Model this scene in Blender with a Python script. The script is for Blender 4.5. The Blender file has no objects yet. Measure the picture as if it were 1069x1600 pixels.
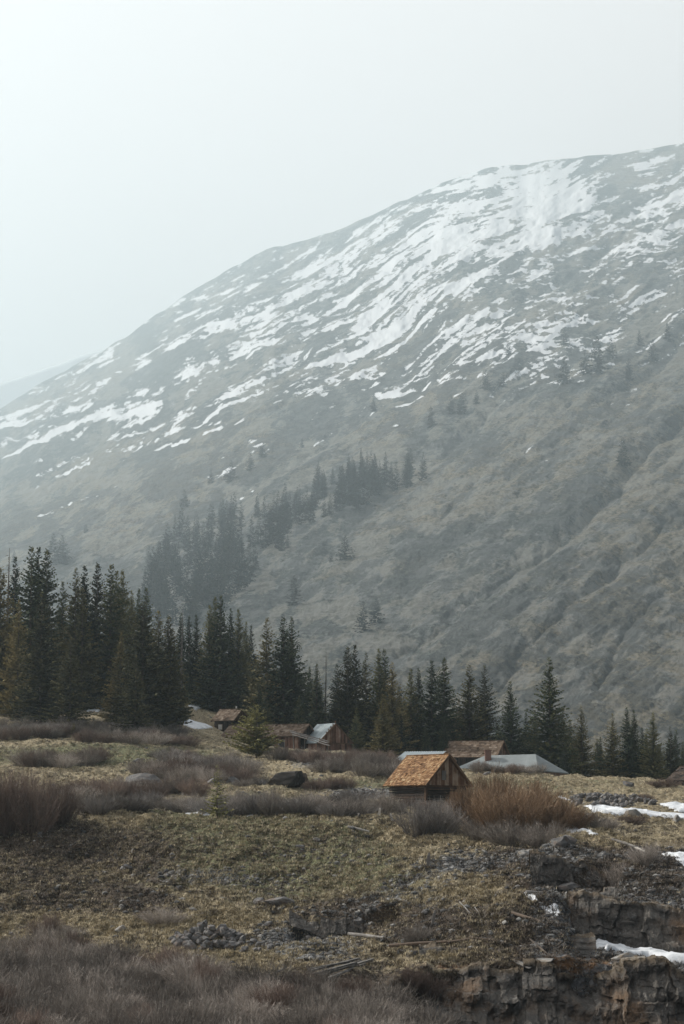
import bpy, math, random
import numpy as np
from mathutils import Matrix, Vector
C = bpy.context.scene
COL = C.collection
R = math.radians
# ------------------------------------------------------------------ camera
F = 3332.0; HOR = 1225.0; S = 1.4
PITCH = math.atan((HOR-800)/F)
cam = bpy.data.objects.new('camera', bpy.data.cameras.new('camera')); COL.objects.link(cam)
cam.location = (0, 0, 0); cam.rotation_euler = (math.pi/2+PITCH, 0, 0)
cam.data.sensor_fit = 'VERTICAL'; cam.data.sensor_height = 24.0; cam.data.lens = 24.0*F/1600.0
cam.data.clip_start = 0.5; cam.data.clip_end = 30000
C.camera = cam
# ------------------------------------------------------------------ world, sun, exposure
SUN_AZ = -60.0; SUN_EL = 31.0
SUN = Vector((math.sin(R(SUN_AZ))*math.cos(R(SUN_EL)), math.cos(R(SUN_AZ))*math.cos(R(SUN_EL)), math.sin(R(SUN_EL))))
W = bpy.data.worlds.new('World'); C.world = W; W.use_nodes = True
nt = W.node_tree; N = nt.nodes; L = nt.links
for n in list(N): N.remove(n)
sky = N.new('ShaderNodeTexSky'); sky.sky_type = 'NISHITA'; sky.sun_disc = False
sky.sun_elevation = R(SUN_EL); sky.sun_rotation = R(SUN_AZ); sky.air_density = 1.0; sky.dust_density = 3.0
sc_ = N.new('ShaderNodeVectorMath'); sc_.operation = 'SCALE'; sc_.inputs['Scale'].default_value = 1.0
tc = N.new('ShaderNodeTexCoord')
dt = N.new('ShaderNodeVectorMath'); dt.operation = 'DOT_PRODUCT'; dt.inputs[1].default_value = SUN
L.new(tc.outputs['Generated'], dt.inputs[0])
ns = N.new('ShaderNodeTexNoise'); ns.inputs['Scale'].default_value = 2.2; ns.inputs['Detail'].default_value = 3
mp = N.new('ShaderNodeMapping'); mp.inputs['Scale'].default_value = (1, 1, 3)
L.new(tc.outputs['Generated'], mp.inputs[0]); L.new(mp.outputs[0], ns.inputs[0])
ad = N.new('ShaderNodeMath'); ad.operation = 'MULTIPLY_ADD'; ad.inputs[1].default_value = 0.16
L.new(ns.outputs[0], ad.inputs[0]); L.new(dt.outputs['Value'], ad.inputs[2])
rp = N.new('ShaderNodeValToRGB')
rp.color_ramp.elements[0].position = 0.0; rp.color_ramp.elements[0].color = (0.95, 1.1, 1.25, 1)
rp.color_ramp.elements[1].position = 0.50; rp.color_ramp.elements[1].color = (8.5, 8.0, 7.65, 1)
L.new(ad.outputs[0], rp.inputs[0])
mx = N.new('ShaderNodeMix'); mx.data_type = 'RGBA'; mx.inputs[0].default_value = 0.88
L.new(sky.outputs[0], mx.inputs[6]); L.new(rp.outputs[0], mx.inputs[7])
bg = N.new('ShaderNodeBackground'); bg.inputs[1].default_value = 0.10
L.new(mx.outputs[2], bg.inputs[0])
wo = N.new('ShaderNodeOutputWorld'); L.new(bg.outputs[0], wo.inputs[0])
sl = bpy.data.lights.new('sun', 'SUN'); sl.energy = 5.0; sl.angle = R(0.9); sl.color = (1.0, 0.94, 0.85)
so = bpy.data.objects.new('sun', sl); COL.objects.link(so)
so.rotation_euler = (-SUN).to_track_quat('-Z', 'Y').to_euler()
C.view_settings.view_transform = 'Standard'; C.view_settings.look = 'None'
C.view_settings.exposure = 0.68; C.view_settings.gamma = 1.0
C.cycles.volume_bounces = 1; C.cycles.max_bounces = 5; C.cycles.diffuse_bounces = 2; C.cycles.transparent_max_bounces = 4
C.cycles.use_denoising = True
HAZE_DENSITY = 0.00016
# ------------------------------------------------------------------ projection helpers
cp, sp_ = math.cos(PITCH), math.sin(PITCH)
def pt(px, py, Y):
    """point on the ray of photo pixel px,py at forward distance Y*S"""
    u = (px-534.5)/F; v = (800-py)/F
    dx, dy, dz = u, cp - v*sp_, sp_ + v*cp
    k = Y*S/dy
    return np.array([dx*k, dy*k, dz*k])
def project(x, y, z):
    d = y*cp + z*sp_
    return 534.5+F*x/d, 800-F*(z*cp - y*sp_)/d
# ------------------------------------------------------------------ noise
def _h(i, j, s):
    i = i.astype(np.int64); j = j.astype(np.int64)
    n = (i*374761393 + j*668265263 + s*1442695041) & 0xffffffff
    n = ((n ^ (n >> 13))*1274126177) & 0xffffffff
    n = ((n ^ (n >> 16))*2246822519) & 0xffffffff
    return ((n ^ (n >> 15)) & 0xffffff)/float(0xffffff)
def vn(x, y, s=0):
    i = np.floor(x); j = np.floor(y); a = x-i; b = y-j
    a = a*a*a*(a*(a*6-15)+10); b = b*b*b*(b*(b*6-15)+10)
    return ((_h(i, j, s)*(1-a)+_h(i+1, j, s)*a)*(1-b) + (_h(i, j+1, s)*(1-a)+_h(i+1, j+1, s)*a)*b)*2-1
def fbm(x, y, s=0, o=4, g=0.5):
    r = 0; a = 1; t = 0
    for k in range(o):
        r = r + a*vn(x, y, s+k*17); t += a; a *= g; x = x*2.03+11.3; y = y*2.03-7.1
    return r/t
def cell(x, y, s=0):
    """brick-like cells of uneven width, a random value in each"""
    j = np.floor(y); xx = x + _h(j, j*0, s+5)*3.7; i = np.floor(xx)
    return _h(i, j, s)*2-1
def voro(x, y, s=0):
    """worley: distance to nearest point, its random id"""
    i0 = np.floor(x); j0 = np.floor(y); best = np.full(np.shape(x), 9.0); idv = np.zeros(np.shape(x))
    for a in (-1, 0, 1):
        for b in (-1, 0, 1):
            i = i0+a; j = j0+b
            d = (i+_h(i, j, s)-x)**2 + (j+_h(i, j, s+9)-y)**2
            m = d < best; best = np.where(m, d, best); idv = np.where(m, _h(i, j, s+23), idv)
    return np.sqrt(best), idv
def sst(a, b, x):
    t = np.clip((x-a)/(b-a), 0, 1); return t*t*(3-2*t)
def G(px, py, cx, cy, rx, ry, ang=0):
    c, s = math.cos(R(ang)), math.sin(R(ang))
    u = ((px-cx)*c-(py-cy)*s)/rx; v = ((px-cx)*s+(py-cy)*c)/ry
    return np.exp(-(u*u+v*v))
# ------------------------------------------------------------------ mesh helpers
def link(name, me, parent=None, mat=None):
    o = bpy.data.objects.new(name, me); COL.objects.link(o)
    if mat is not None and me is not None: me.materials.append(mat)
    if parent is not None: o.parent = parent
    return o
def np_mesh(name, V, Fq, rnd=None, smooth=False, attrs=None):
    me = bpy.data.meshes.new(name); V = np.asarray(V, np.float32); Fq = np.asarray(Fq, np.int32); k = Fq.shape[1]
    me.vertices.add(len(V)); me.vertices.foreach_set('co', V.ravel())
    me.loops.add(Fq.size); me.loops.foreach_set('vertex_index', Fq.ravel())
    me.polygons.add(len(Fq)); me.polygons.foreach_set('loop_start', np.arange(0, Fq.size, k, dtype=np.int32))
    me.polygons.foreach_set('use_smooth', np.full(len(Fq), smooth))
    if rnd is not None:
        a = me.attributes.new('rnd', 'FLOAT', 'FACE'); a.data.foreach_set('value', np.asarray(rnd, np.float32))
    for nme, arr in (attrs or {}).items():
        a = me.attributes.new(nme, 'FLOAT', 'POINT'); a.data.foreach_set('value', np.asarray(arr, np.float32).ravel())
    me.update(calc_edges=True); me.validate(); return me
def grid_faces(nr, nc):
    a = (np.arange(nr-1)[:, None]*nc+np.arange(nc-1)[None]).ravel()
    return np.stack([a, a+1, a+nc+1, a+nc], 1)
class MB:
    """boxes, bars and tubes gathered into one mesh"""
    def __init__(s): s.v = []; s.f = []; s.r = []
    def quadbox(s, P, r=None):
        b = len(s.v); s.v += [tuple(p) for p in P]; r = random.random() if r is None else r
        for q in ((0,3,2,1),(4,5,6,7),(0,1,5,4),(1,2,6,5),(2,3,7,6),(3,0,4,7)):
            s.f.append(tuple(b+i for i in q)); s.r.append(r)
    def box(s, x0, x1, y0, y1, z0, z1, r=None):
        s.quadbox([(x0,y0,z0),(x1,y0,z0),(x1,y1,z0),(x0,y1,z0),(x0,y0,z1),(x1,y0,z1),(x1,y1,z1),(x0,y1,z1)], r)
    def bar(s, a, b, w, h, r=None, up=(0,0,1), w2=None, h2=None):
        a = Vector(a); b = Vector(b); d = (b-a).normalized(); up = Vector(up)
        x = d.cross(up); x = x.normalized() if x.length > 1e-4 else Vector((1,0,0)); z = x.cross(d)
        P = []
        for p, ww, hh in ((a, w, h), (b, w2 or w, h2 or h)):
            P += [p-x*ww/2-z*hh/2, p+x*ww/2-z*hh/2, p+x*ww/2+z*hh/2, p-x*ww/2+z*hh/2]
        s.quadbox(P, r)
    def tube(s, pts, rad, n=7, r=None):
        b = len(s.v); r = random.random() if r is None else r; m = len(pts)
        for i, p in enumerate(pts):
            p = Vector(p); d = (Vector(pts[min(i+1, m-1)])-Vector(pts[max(i-1, 0)])).normalized()
            x = d.cross(Vector((0.3, 0.2, 1))).normalized(); y = d.cross(x)
            for k in range(n):
                t = 2*math.pi*k/n; s.v.append(tuple(p+(x*math.cos(t)+y*math.sin(t))*rad[i]))
        for i in range(m-1):
            for k in range(n):
                s.f.append((b+i*n+k, b+i*n+(k+1)%n, b+(i+1)*n+(k+1)%n, b+(i+1)*n+k)); s.r.append(r)
        for e in (0, m-1):
            c = len(s.v); s.v.append(tuple(pts[e]))
            for k in range(n):
                q = (b+e*n+k, b+e*n+(k+1)%n, c); s.f.append(q if e else q[::-1]); s.r.append(r)
    def mesh(s, name):
        me = bpy.data.meshes.new(name); me.from_pydata(s.v, [], s.f)
        a = me.attributes.new('rnd', 'FLOAT', 'FACE'); a.data.foreach_set('value', s.r); me.update(); return me
    def build(s, name, mat, parent=None, label=None):
        o = link(name, s.mesh(name), parent, mat)
        if label: o['label'] = label
        return o
def empty(name, loc, label, cat, group=None, rz=0.0):
    o = bpy.data.objects.new(name, None); COL.objects.link(o); o.empty_display_size = 0.2
    o.location = loc; o.rotation_euler = (0, 0, rz); tag(o, label, cat, group); return o
def tag(o, label=None, cat=None, group=None, kind=None):
    if label: o['label'] = label
    if cat: o['category'] = cat
    if group: o['group'] = group
    if kind: o['kind'] = kind
    return o
def copy_tree(o, parent=None):
    c = o.copy(); COL.objects.link(c)
    if parent is not None: c.parent = parent
    for ch in list(o.children): copy_tree(ch, c)
    return c
# ------------------------------------------------------------------ materials
class MT:
    def __init__(s, name, rough=0.9, spec=0.2):
        s.m = bpy.data.materials.new(name); s.m.use_nodes = True; s.t = s.m.node_tree; s.n = s.t.nodes; s.l = s.t.links
        s.b = s.n['Principled BSDF']; s.b.inputs['Roughness'].default_value = rough
        s.b.inputs['Specular IOR Level'].default_value = spec
        s.co = s.n.new('ShaderNodeTexCoord').outputs['Object']
    def vec(s, scale=(1,1,1), rot=(0,0,0), src=None):
        m = s.n.new('ShaderNodeMapping'); m.inputs['Scale'].default_value = scale; m.inputs['Rotation'].default_value = rot
        s.l.new(src or s.co, m.inputs[0]); return m.outputs[0]
    def noise(s, scale, detail=4, rough=.55, v=None, dist=0):
        n = s.n.new('ShaderNodeTexNoise'); n.inputs['Scale'].default_value = scale; n.inputs['Detail'].default_value = detail
        n.inputs['Roughness'].default_value = rough; n.inputs['Distortion'].default_value = dist
        s.l.new(v or s.co, n.inputs[0]); return n.outputs[0]
    def vor(s, scale, feat='F1', out='Distance', v=None):
        n = s.n.new('ShaderNodeTexVoronoi'); n.feature = feat; n.inputs['Scale'].default_value = scale
        s.l.new(v or s.co, n.inputs[0]); return n.outputs[out]
    def attr(s, name):
        n = s.n.new('ShaderNodeAttribute'); n.attribute_name = name; return n.outputs['Fac']
    def rand(s): return s.n.new('ShaderNodeObjectInfo').outputs['Random']
    def ramp(s, f, stops):
        n = s.n.new('ShaderNodeValToRGB'); e = n.color_ramp.elements
        while len(e) < len(stops): e.new(0.5)
        for k, (p, c) in enumerate(stops):
            e[k].position = p; e[k].color = (c, c, c, 1) if not hasattr(c, '__len__') else (*c, 1)
        s.l.new(f, n.inputs[0]); return n.outputs[0]
    def mix(s, f, a, b, mode='MIX'):
        n = s.n.new('ShaderNodeMix'); n.data_type = 'RGBA'; n.blend_type = mode
        for v, k in ((f, 0), (a, 6), (b, 7)):
            if hasattr(v, 'is_linked') or isinstance(v, bpy.types.NodeSocket): s.l.new(v, n.inputs[k])
            elif k == 0: n.inputs[0].default_value = v
            else: n.inputs[k].default_value = (*v, 1)
        return n.outputs[2]
    def math(s, op, a, b=0.0, c=None):
        n = s.n.new('ShaderNodeMath'); n.operation = op
        for v, k in ((a, 0), (b, 1), (c, 2)):
            if v is None: continue
            if isinstance(v, bpy.types.NodeSocket): s.l.new(v, n.inputs[k])
            else: n.inputs[k].default_value = v
        return n.outputs[0]
    def bump(s, h, st=.5, dist=.1, prev=None):
        n = s.n.new('ShaderNodeBump'); n.inputs['Strength'].default_value = st; n.inputs['Distance'].default_value = dist
        s.l.new(h, n.inputs['Height'])
        if prev is not None: s.l.new(prev, n.inputs['Normal'])
        return n.outputs[0]
    def out(s, col, nor=None, rough=None):
        if isinstance(col, bpy.types.NodeSocket): s.l.new(col, s.b.inputs['Base Color'])
        else: s.b.inputs['Base Color'].default_value = (*col, 1)
        if nor is not None: s.l.new(nor, s.b.inputs['Normal'])
        if rough is not None: s.l.new(rough, s.b.inputs['Roughness'])
        return s.m
def rockcol(m, scale=1.0, a=(.075,.075,.078), b=(.21,.205,.20), rust=(.16,.10,.06), v=None):
    c = m.ramp(m.noise(1.3*scale, 8, .62, v), [(.3, a), (.52, tuple((x+y)/2 for x, y in zip(a, b))), (.72, b)])
    c = m.mix(m.ramp(m.noise(.7*scale, 5, .6, m.vec((1,1,1.3), (0,0,.6), v)), [(.5, 0.0), (.68, .75)]), c, rust)
    return c
# near ground
m = MT('ground_soil_grass')
n1 = m.noise(.12, 5, .6); n2 = m.noise(.9, 6, .65); n3 = m.noise(6.0, 6, .7); n4 = m.noise(22, 4, .7)
dry = m.ramp(m.math('MULTIPLY_ADD', n3, .7, m.math('MULTIPLY', n4, .3)), [(.3, (.055,.042,.028)), (.46, (.26,.215,.135)), (.66, (.52,.44,.30))])
moss = m.ramp(m.math('MULTIPLY_ADD', n3, .6, m.math('MULTIPLY', n4, .4)), [(.3, (.030,.032,.016)), (.52, (.145,.148,.075)), (.75, (.30,.285,.155))])
gmask = m.ramp(m.math('ADD', m.math('MULTIPLY', n2, .6), m.math('MULTIPLY_ADD', n1, .4, m.math('SUBTRACT', m.attr('green'), .34))), [(.42, 0.0), (.62, 1.0)])
c = m.mix(gmask, dry, moss)
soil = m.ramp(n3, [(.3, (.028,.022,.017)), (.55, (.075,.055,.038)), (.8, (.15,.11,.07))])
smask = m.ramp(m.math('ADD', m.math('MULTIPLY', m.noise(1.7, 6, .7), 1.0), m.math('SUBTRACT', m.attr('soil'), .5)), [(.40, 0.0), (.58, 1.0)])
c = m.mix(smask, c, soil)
vc = m.vor(4.2, 'F1', 'Color'); hv = m.n.new('ShaderNodeSeparateColor'); m.l.new(vc, hv.inputs[0])
rub = m.ramp(hv.outputs[0], [(0, (.05,.052,.056)), (.5, (.135,.14,.145)), (1, (.30,.30,.295))])
rmask = m.ramp(m.math('ADD', m.noise(1.1, 6, .72), m.math('SUBTRACT', m.attr('rub'), .5)), [(.44, 0.0), (.56, 1.0)])
c = m.mix(rmask, c, rub)
# orange clay
c = m.mix(m.ramp(m.math('ADD', m.noise(1.4, 5, .6), m.math('SUBTRACT', m.attr('clay'), .5)), [(.45, 0.0), (.6, 1.0)]), c, m.ramp(n3, [(.3, (.07,.04,.022)), (.7, (.22,.13,.07))]))
hgt = m.math('MULTIPLY_ADD', n3, .6, m.math('MULTIPLY', n4, .25))
b1 = m.bump(hgt, 1.0, .28); b2 = m.bump(m.vor(4.2), .6, .25, b1)
M_GROUND = m.out(c, b2)
# mountain
m = MT('mountain_slope')
n1 = m.noise(.006, 6, .6); n2 = m.noise(.035, 8, .68, m.vec((1, .35, 1), (0,0,.35))); MV = m.vec((1,.30,.9), (0,0,.25)); n3 = m.noise(.24, 10, .78, MV)
rk = m.ramp(n2, [(.3, (.034,.045,.042)), (.55, (.066,.084,.074)), (.75, (.145,.158,.140))])
gr = m.ramp(n2, [(.3, (.065,.060,.040)), (.6, (.215,.178,.105)), (.8, (.37,.30,.19))])
c = m.mix(m.ramp(m.math('ADD', n1, m.math('MULTIPLY_ADD', n3, .35, m.math('SUBTRACT', m.attr('tan'), .62))), [(.42, 0.0), (.62, 1.0)]), rk, gr)
c = m.mix(m.ramp(m.math('ADD', m.noise(.016, 5, .6), m.math('SUBTRACT', m.attr('scrub'), .5)), [(.48, 0.0), (.62, .85)]), c, (.040,.050,.044))
c = m.mix(m.ramp(n3, [(.44, .85), (.51, 0.0)]), c, (.018,.023,.023))
c = m.mix(m.ramp(n3, [(.53, 0.0), (.60, .7)]), c, (.22,.205,.165))
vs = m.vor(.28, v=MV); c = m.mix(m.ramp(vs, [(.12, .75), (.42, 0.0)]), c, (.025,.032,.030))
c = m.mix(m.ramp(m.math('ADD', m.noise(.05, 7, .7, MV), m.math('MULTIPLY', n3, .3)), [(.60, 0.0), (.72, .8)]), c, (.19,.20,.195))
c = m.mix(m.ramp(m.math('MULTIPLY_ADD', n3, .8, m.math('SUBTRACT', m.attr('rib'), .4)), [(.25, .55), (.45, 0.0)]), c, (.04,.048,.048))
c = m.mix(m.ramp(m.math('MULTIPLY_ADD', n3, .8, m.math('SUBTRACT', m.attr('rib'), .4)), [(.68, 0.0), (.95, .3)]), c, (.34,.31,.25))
sn = m.math('ADD', m.attr('snow'), m.math('MULTIPLY', m.math('SUBTRACT', m.noise(.09, 8, .75, MV), .5), .75))
sm = m.ramp(sn, [(.49, 0.0), (.53, 1.0)])
c = m.mix(sm, c, (.53,.55,.575))
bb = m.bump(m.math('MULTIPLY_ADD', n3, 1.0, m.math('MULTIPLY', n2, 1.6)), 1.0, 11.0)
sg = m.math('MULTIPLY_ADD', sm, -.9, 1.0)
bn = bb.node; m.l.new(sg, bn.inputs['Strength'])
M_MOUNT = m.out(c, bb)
# rock (local) and cliffs
m = MT('boulder_rock'); c = rockcol(m, 1.6); rn = m.rand()
c = m.mix(m.math('MULTIPLY', rn, .35), c, (.17,.17,.17)); b = m.bump(m.noise(5, 8, .7), .8, .08); M_ROCK = m.out(c, b)
m = MT('pale_rock'); c = rockcol(m, 1.6, (.12,.12,.118), (.34,.33,.31), (.22,.17,.12)); M_PALE = m.out(c, m.bump(m.noise(5, 8, .7), .8, .08))
m = MT('dark_rock'); c = rockcol(m, 1.6, (.015,.014,.014), (.055,.05,.045), (.05,.032,.022)); M_DARK = m.out(c, m.bump(m.noise(5, 8, .7), .8, .08))
m = MT('cliff_rock')
v = m.vec((1,1,.45)); c = rockcol(m, .55, (.045,.043,.043), (.175,.16,.14), (.19,.118,.066), v)
c = m.mix(m.ramp(m.noise(2.2, 8, .7, m.vec((1.6,1.6,.35))), [(.56, 0.0), (.74, .8)]), c, (.36,.35,.33))
c = m.mix(m.attr('lip'), c, m.ramp(m.noise(1.5, 7, .7), [(.35, (.075,.055,.038)), (.55, (.16,.125,.085)), (.7, (.36,.345,.32))]))
b = m.bump(m.noise(3, 10, .75, v), 1.0, .35); b = m.bump(m.vor(1.1, 'DISTANCE_TO_EDGE', 'Distance', m.vec((1.3,1.3,.7))), .5, .3, b)
M_CLIFF = m.out(c, b, m.ramp(m.noise(2, 4), [(.3, .7), (.7, .95)]))
# snow
m = MT('old_snow', .6, .3); c = m.ramp(m.noise(.9, 6, .65), [(.33, (.36,.37,.38)), (.48, (.56,.59,.62)), (.65, (.70,.72,.75))])
M_SNOW = m.out(c, m.bump(m.noise(2.5, 5, .6), .5, .12))
# foliage
def needle(name, a, b, cc):
    m = MT(name, .75, .15); rn = m.rand()
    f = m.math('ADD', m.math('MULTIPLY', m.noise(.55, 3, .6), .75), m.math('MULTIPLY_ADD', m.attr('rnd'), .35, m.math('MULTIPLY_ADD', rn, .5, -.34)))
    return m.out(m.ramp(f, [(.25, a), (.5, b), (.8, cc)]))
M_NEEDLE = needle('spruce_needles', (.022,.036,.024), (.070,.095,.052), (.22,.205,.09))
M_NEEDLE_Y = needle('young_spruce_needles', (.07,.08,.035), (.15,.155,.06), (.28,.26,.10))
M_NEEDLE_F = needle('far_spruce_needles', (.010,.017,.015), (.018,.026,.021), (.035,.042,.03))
m = MT('conifer_bark'); M_BARK = m.out(m.ramp(m.noise(3, 5, .6, m.vec((3,3,.6))), [(.3, (.05,.04,.033)), (.7, (.16,.135,.11))]), m.bump(m.noise(6, 5, .6, m.vec((3,3,.5))), .8, .05))
m = MT('dead_wood'); M_SNAG = m.out(m.ramp(m.noise(3, 5), [(.3, (.06,.055,.05)), (.7, (.16,.15,.14))]))
def twig(name, a, b, d):
    m = MT(name, .8, .2); f = m.math('ADD', m.math('MULTIPLY', m.attr('rnd'), .6), m.math('MULTIPLY_ADD', m.rand(), .35, 0.02))
    return m.out(m.ramp(f, [(.1, a), (.5, b), (.9, d)]))
M_TW_GREY = twig('grey_willow_twigs', (.040,.035,.031), (.21,.186,.162), (.66,.59,.53))
M_TW_RED = twig('reddish_willow_twigs', (.055,.038,.032), (.165,.122,.100), (.37,.29,.24))
M_TW_OR = twig('orange_willow_twigs', (.06,.042,.028), (.235,.155,.095), (.52,.39,.26))
M_TW_PALE = twig('pale_willow_twigs', (.075,.069,.065), (.24,.22,.205), (.50,.47,.44))
M_GRASS = twig('dry_grass_blades', (.11,.092,.060), (.37,.315,.205), (.68,.59,.43))
M_LITTER = twig('dead_litter', (.055,.045,.038), (.15,.125,.10), (.33,.30,.26))
# timber and roofs
def wood(name, stops, sc=(9,9,1.2)):
    m = MT(name, .85, .2)
    f = m.math('MULTIPLY_ADD', m.attr('rnd'), .62, m.math('MULTIPLY', m.noise(1.6, 7, .65, m.vec(sc)), .42))
    f = m.math('ADD', f, m.math('MULTIPLY_ADD', m.noise(.9, 5, .65), 1.1, -.58))
    return m.out(m.ramp(f, stops), m.bump(m.noise(2.5, 6, .7, m.vec(sc)), .6, .03))
M_SHINGLE = wood('warm_wood_shingles', [(.12, (.055,.03,.017)), (.40, (.16,.082,.036)), (.64, (.27,.150,.068)), (.9, (.43,.31,.18))], (5,5,5))
M_SHINGLE2 = wood('weathered_brown_shingles', [(.12, (.045,.030,.021)), (.4, (.100,.067,.045)), (.65, (.155,.112,.080)), (.88, (.25,.20,.155))], (5,5,5))
M_BOARD = wood('weathered_vertical_boards', [(.15, (.055,.028,.017)), (.42, (.17,.090,.052)), (.62, (.23,.150,.10)), (.85, (.38,.30,.23))])
M_BOARD_RED = wood('reddish_barn_boards', [(.15, (.05,.03,.022)), (.45, (.17,.09,.062)), (.68, (.25,.155,.115)), (.88, (.38,.30,.25))])
M_LOG = wood('dark_tarred_logs', [(.2, (.012,.010,.009)), (.55, (.042,.030,.024)), (.9, (.10,.07,.052))], (1.2,1.2,8))
M_TRIM = wood('brown_trim_timber', [(.2, (.06,.034,.02)), (.8, (.19,.115,.07))])
M_GREYWOOD = wood('silver_grey_timber', [(.15, (.06,.055,.050)), (.5, (.16,.15,.14)), (.85, (.34,.325,.31))])
M_DEADLOG = wood('old_brown_log', [(.15, (.04,.032,.026)), (.85, (.17,.13,.10))])
M_WHITEWOOD = wood('bleached_timber', [(.15, (.35,.33,.30)), (.85, (.66,.63,.58))])
m = MT('grey_rolled_roofing', .7, .3); M_GREYROOF = m.out(m.ramp(m.math('MULTIPLY_ADD', m.attr('rnd'), .3, m.math('MULTIPLY', m.noise(.8, 6, .6), .7)), [(.25, (.13,.15,.155)), (.7, (.23,.255,.26))]), m.bump(m.noise(6, 4), .3, .03))
m = MT('pale_metal_roof', .45, .5); m.b.inputs['Metallic'].default_value = .25
M_METAL = m.out(m.ramp(m.math('MULTIPLY_ADD', m.attr('rnd'), .35, m.math('MULTIPLY', m.noise(1.2, 5, .6), .6)), [(.2, (.28,.33,.35)), (.7, (.50,.56,.58))]))
m = MT('red_brick'); br = m.n.new('ShaderNodeTexBrick'); br.inputs['Scale'].default_value = 4; m.l.new(m.vec((1,1,1), (R(90),0,0)), br.inputs[0])
br.inputs['Color1'].default_value = (.20,.09,.065,1); br.inputs['Color2'].default_value = (.14,.07,.055,1); br.inputs['Mortar'].default_value = (.2,.18,.16,1); M_BRICK = m.out(br.outputs[0])
m = MT('window_glass', .15, .5); M_GLASS = m.out((.03,.035,.04))
m = MT('white_paint'); M_WHITE = m.out(m.ramp(m.noise(3, 4), [(.3, (.5,.5,.48)), (.7, (.72,.72,.70))]))
m = MT('dark_interior', .95, .05); M_BLACK = m.out((.010,.009,.008))
m = MT('teal_tarp', .5, .4); M_TEAL = m.out(m.ramp(m.noise(3, 4), [(.3, (.06,.19,.20)), (.7, (.10,.28,.29))]))
m = MT('pond_water', .08, .5); M_WATER = m.out(m.ramp(m.noise(.25, 4), [(.3, (.085,.062,.038)), (.7, (.135,.10,.065))]), m.bump(m.noise(3, 3), .12, .03))
# ------------------------------------------------------------------ near ground height
CP = [  # photo px, photo py, distance (before S)
 (-1500,1700,40),(534,1900,36),(2600,1750,40),
 (-600,1610,60),(0,1600,60),(300,1600,60),(560,1600,60),(1000,1545,60),(1400,1545,60),
 (-300,1520,76),(0,1520,76),(300,1512,76),(560,1512,77),(800,1508,76.5),(1069,1512,76.5),(1400,1510,77),
 (-300,1448,92),(0,1448,92),(200,1445,91),(400,1440,90),(560,1455,86),(700,1440,83),(850,1425,83),
 (0,1360,102),(200,1355,102),(400,1350,101),(600,1360,96),(750,1372,91),(850,1385,88),(1000,1398,86.5),(1069,1398,86.5),(1300,1398,87),
 (-300,1285,112),(0,1283,112),(150,1272,113),(300,1272,113),(450,1276,112),(600,1285,110),(700,1300,106),(800,1322,99),(900,1345,93),(980,1352,92),(1069,1362,89.5),(1300,1362,89),
 (900,1305,106),(960,1308,107),(1069,1334,95),(1069,1308,118.5),(1300,1308,118.5),
 (-300,1262,124),(0,1262,124),(200,1262,124),(400,1268,122),(600,1272,121),(720,1286,117),(850,1292,116),
 (0,1240,136),(200,1240,135),(400,1250,131),(560,1252,131),(670,1254,130),(800,1270,128),(900,1278,127),(1069,1284,128),(1300,1284,128),
 (0,1205,148),(150,1210,147),(350,1220,146),(560,1222,146),(700,1236,143),(850,1248,142),(1000,1255,142),(1200,1255,142),
 (0,1172,162),(150,1172,161),(350,1195,158),(500,1198,158),(650,1212,156),(750,1222,157),(900,1235,155),(1069,1240,155),(1300,1240,155),
 (-300,1150,176),(0,1148,176),(150,1148,176),(300,1170,174),(450,1178,174),(600,1188,173),(740,1206,172),(900,1212,172),(1000,1218,172),(1069,1224,172),(1300,1230,172),
 (-300,1118,192),(0,1120,190),(120,1122,190),(250,1142,184),(300,1142,188),(350,1154,192),(400,1160,196),(300,1104,206),(340,1142,206),(450,1172,186),(530,1176,186),(640,1188,186),(760,1212,186),(900,1222,186),(1069,1230,186),
 (0,1104,208),(150,1106,208),(400,1158,208),(550,1178,208),(700,1200,208),(900,1225,208),(1069,1238,208),
 (0,1088,232),(150,1084,232),(300,1096,232),(450,1145,235),(700,1225,238),(900,1250,238),(1069,1262,238),
 (-500,1160,275),(0,1160,275),(300,1180,275),(600,1250,275),(1069,1300,275),(1600,1300,275)]
P3 = np.array([pt(*c) for c in CP]); NRM = 200.0
def _U(r2): return np.where(r2 > 0, r2*np.log(np.maximum(r2, 1e-12)), 0.0)
_n = len(P3); _A = np.zeros((_n+3, _n+3)); _xy = P3[:, :2]/NRM
_A[:_n, :_n] = _U(((_xy[:, None]-_xy[None])**2).sum(2)) + np.eye(_n)*2e-4
_A[:_n, _n] = 1; _A[:_n, _n+1:] = _xy; _A[_n, :_n] = 1; _A[_n+1:, :_n] = _xy.T
_w = np.linalg.solve(_A, np.concatenate([P3[:, 2], [0, 0, 0]]))
def tps(x, y):
    x = x/NRM; y = y/NRM; r = _w[_n]+_w[_n+1]*x+_w[_n+2]*y
    for i in range(_n): r = r+_w[i]*_U((x-_xy[i, 0])**2+(y-_xy[i, 1])**2)
    return r
Z_POND = pt(1030, 1318, 107)[2]
def lim(px, xs, ys): return np.interp(px, xs, ys)
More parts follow.
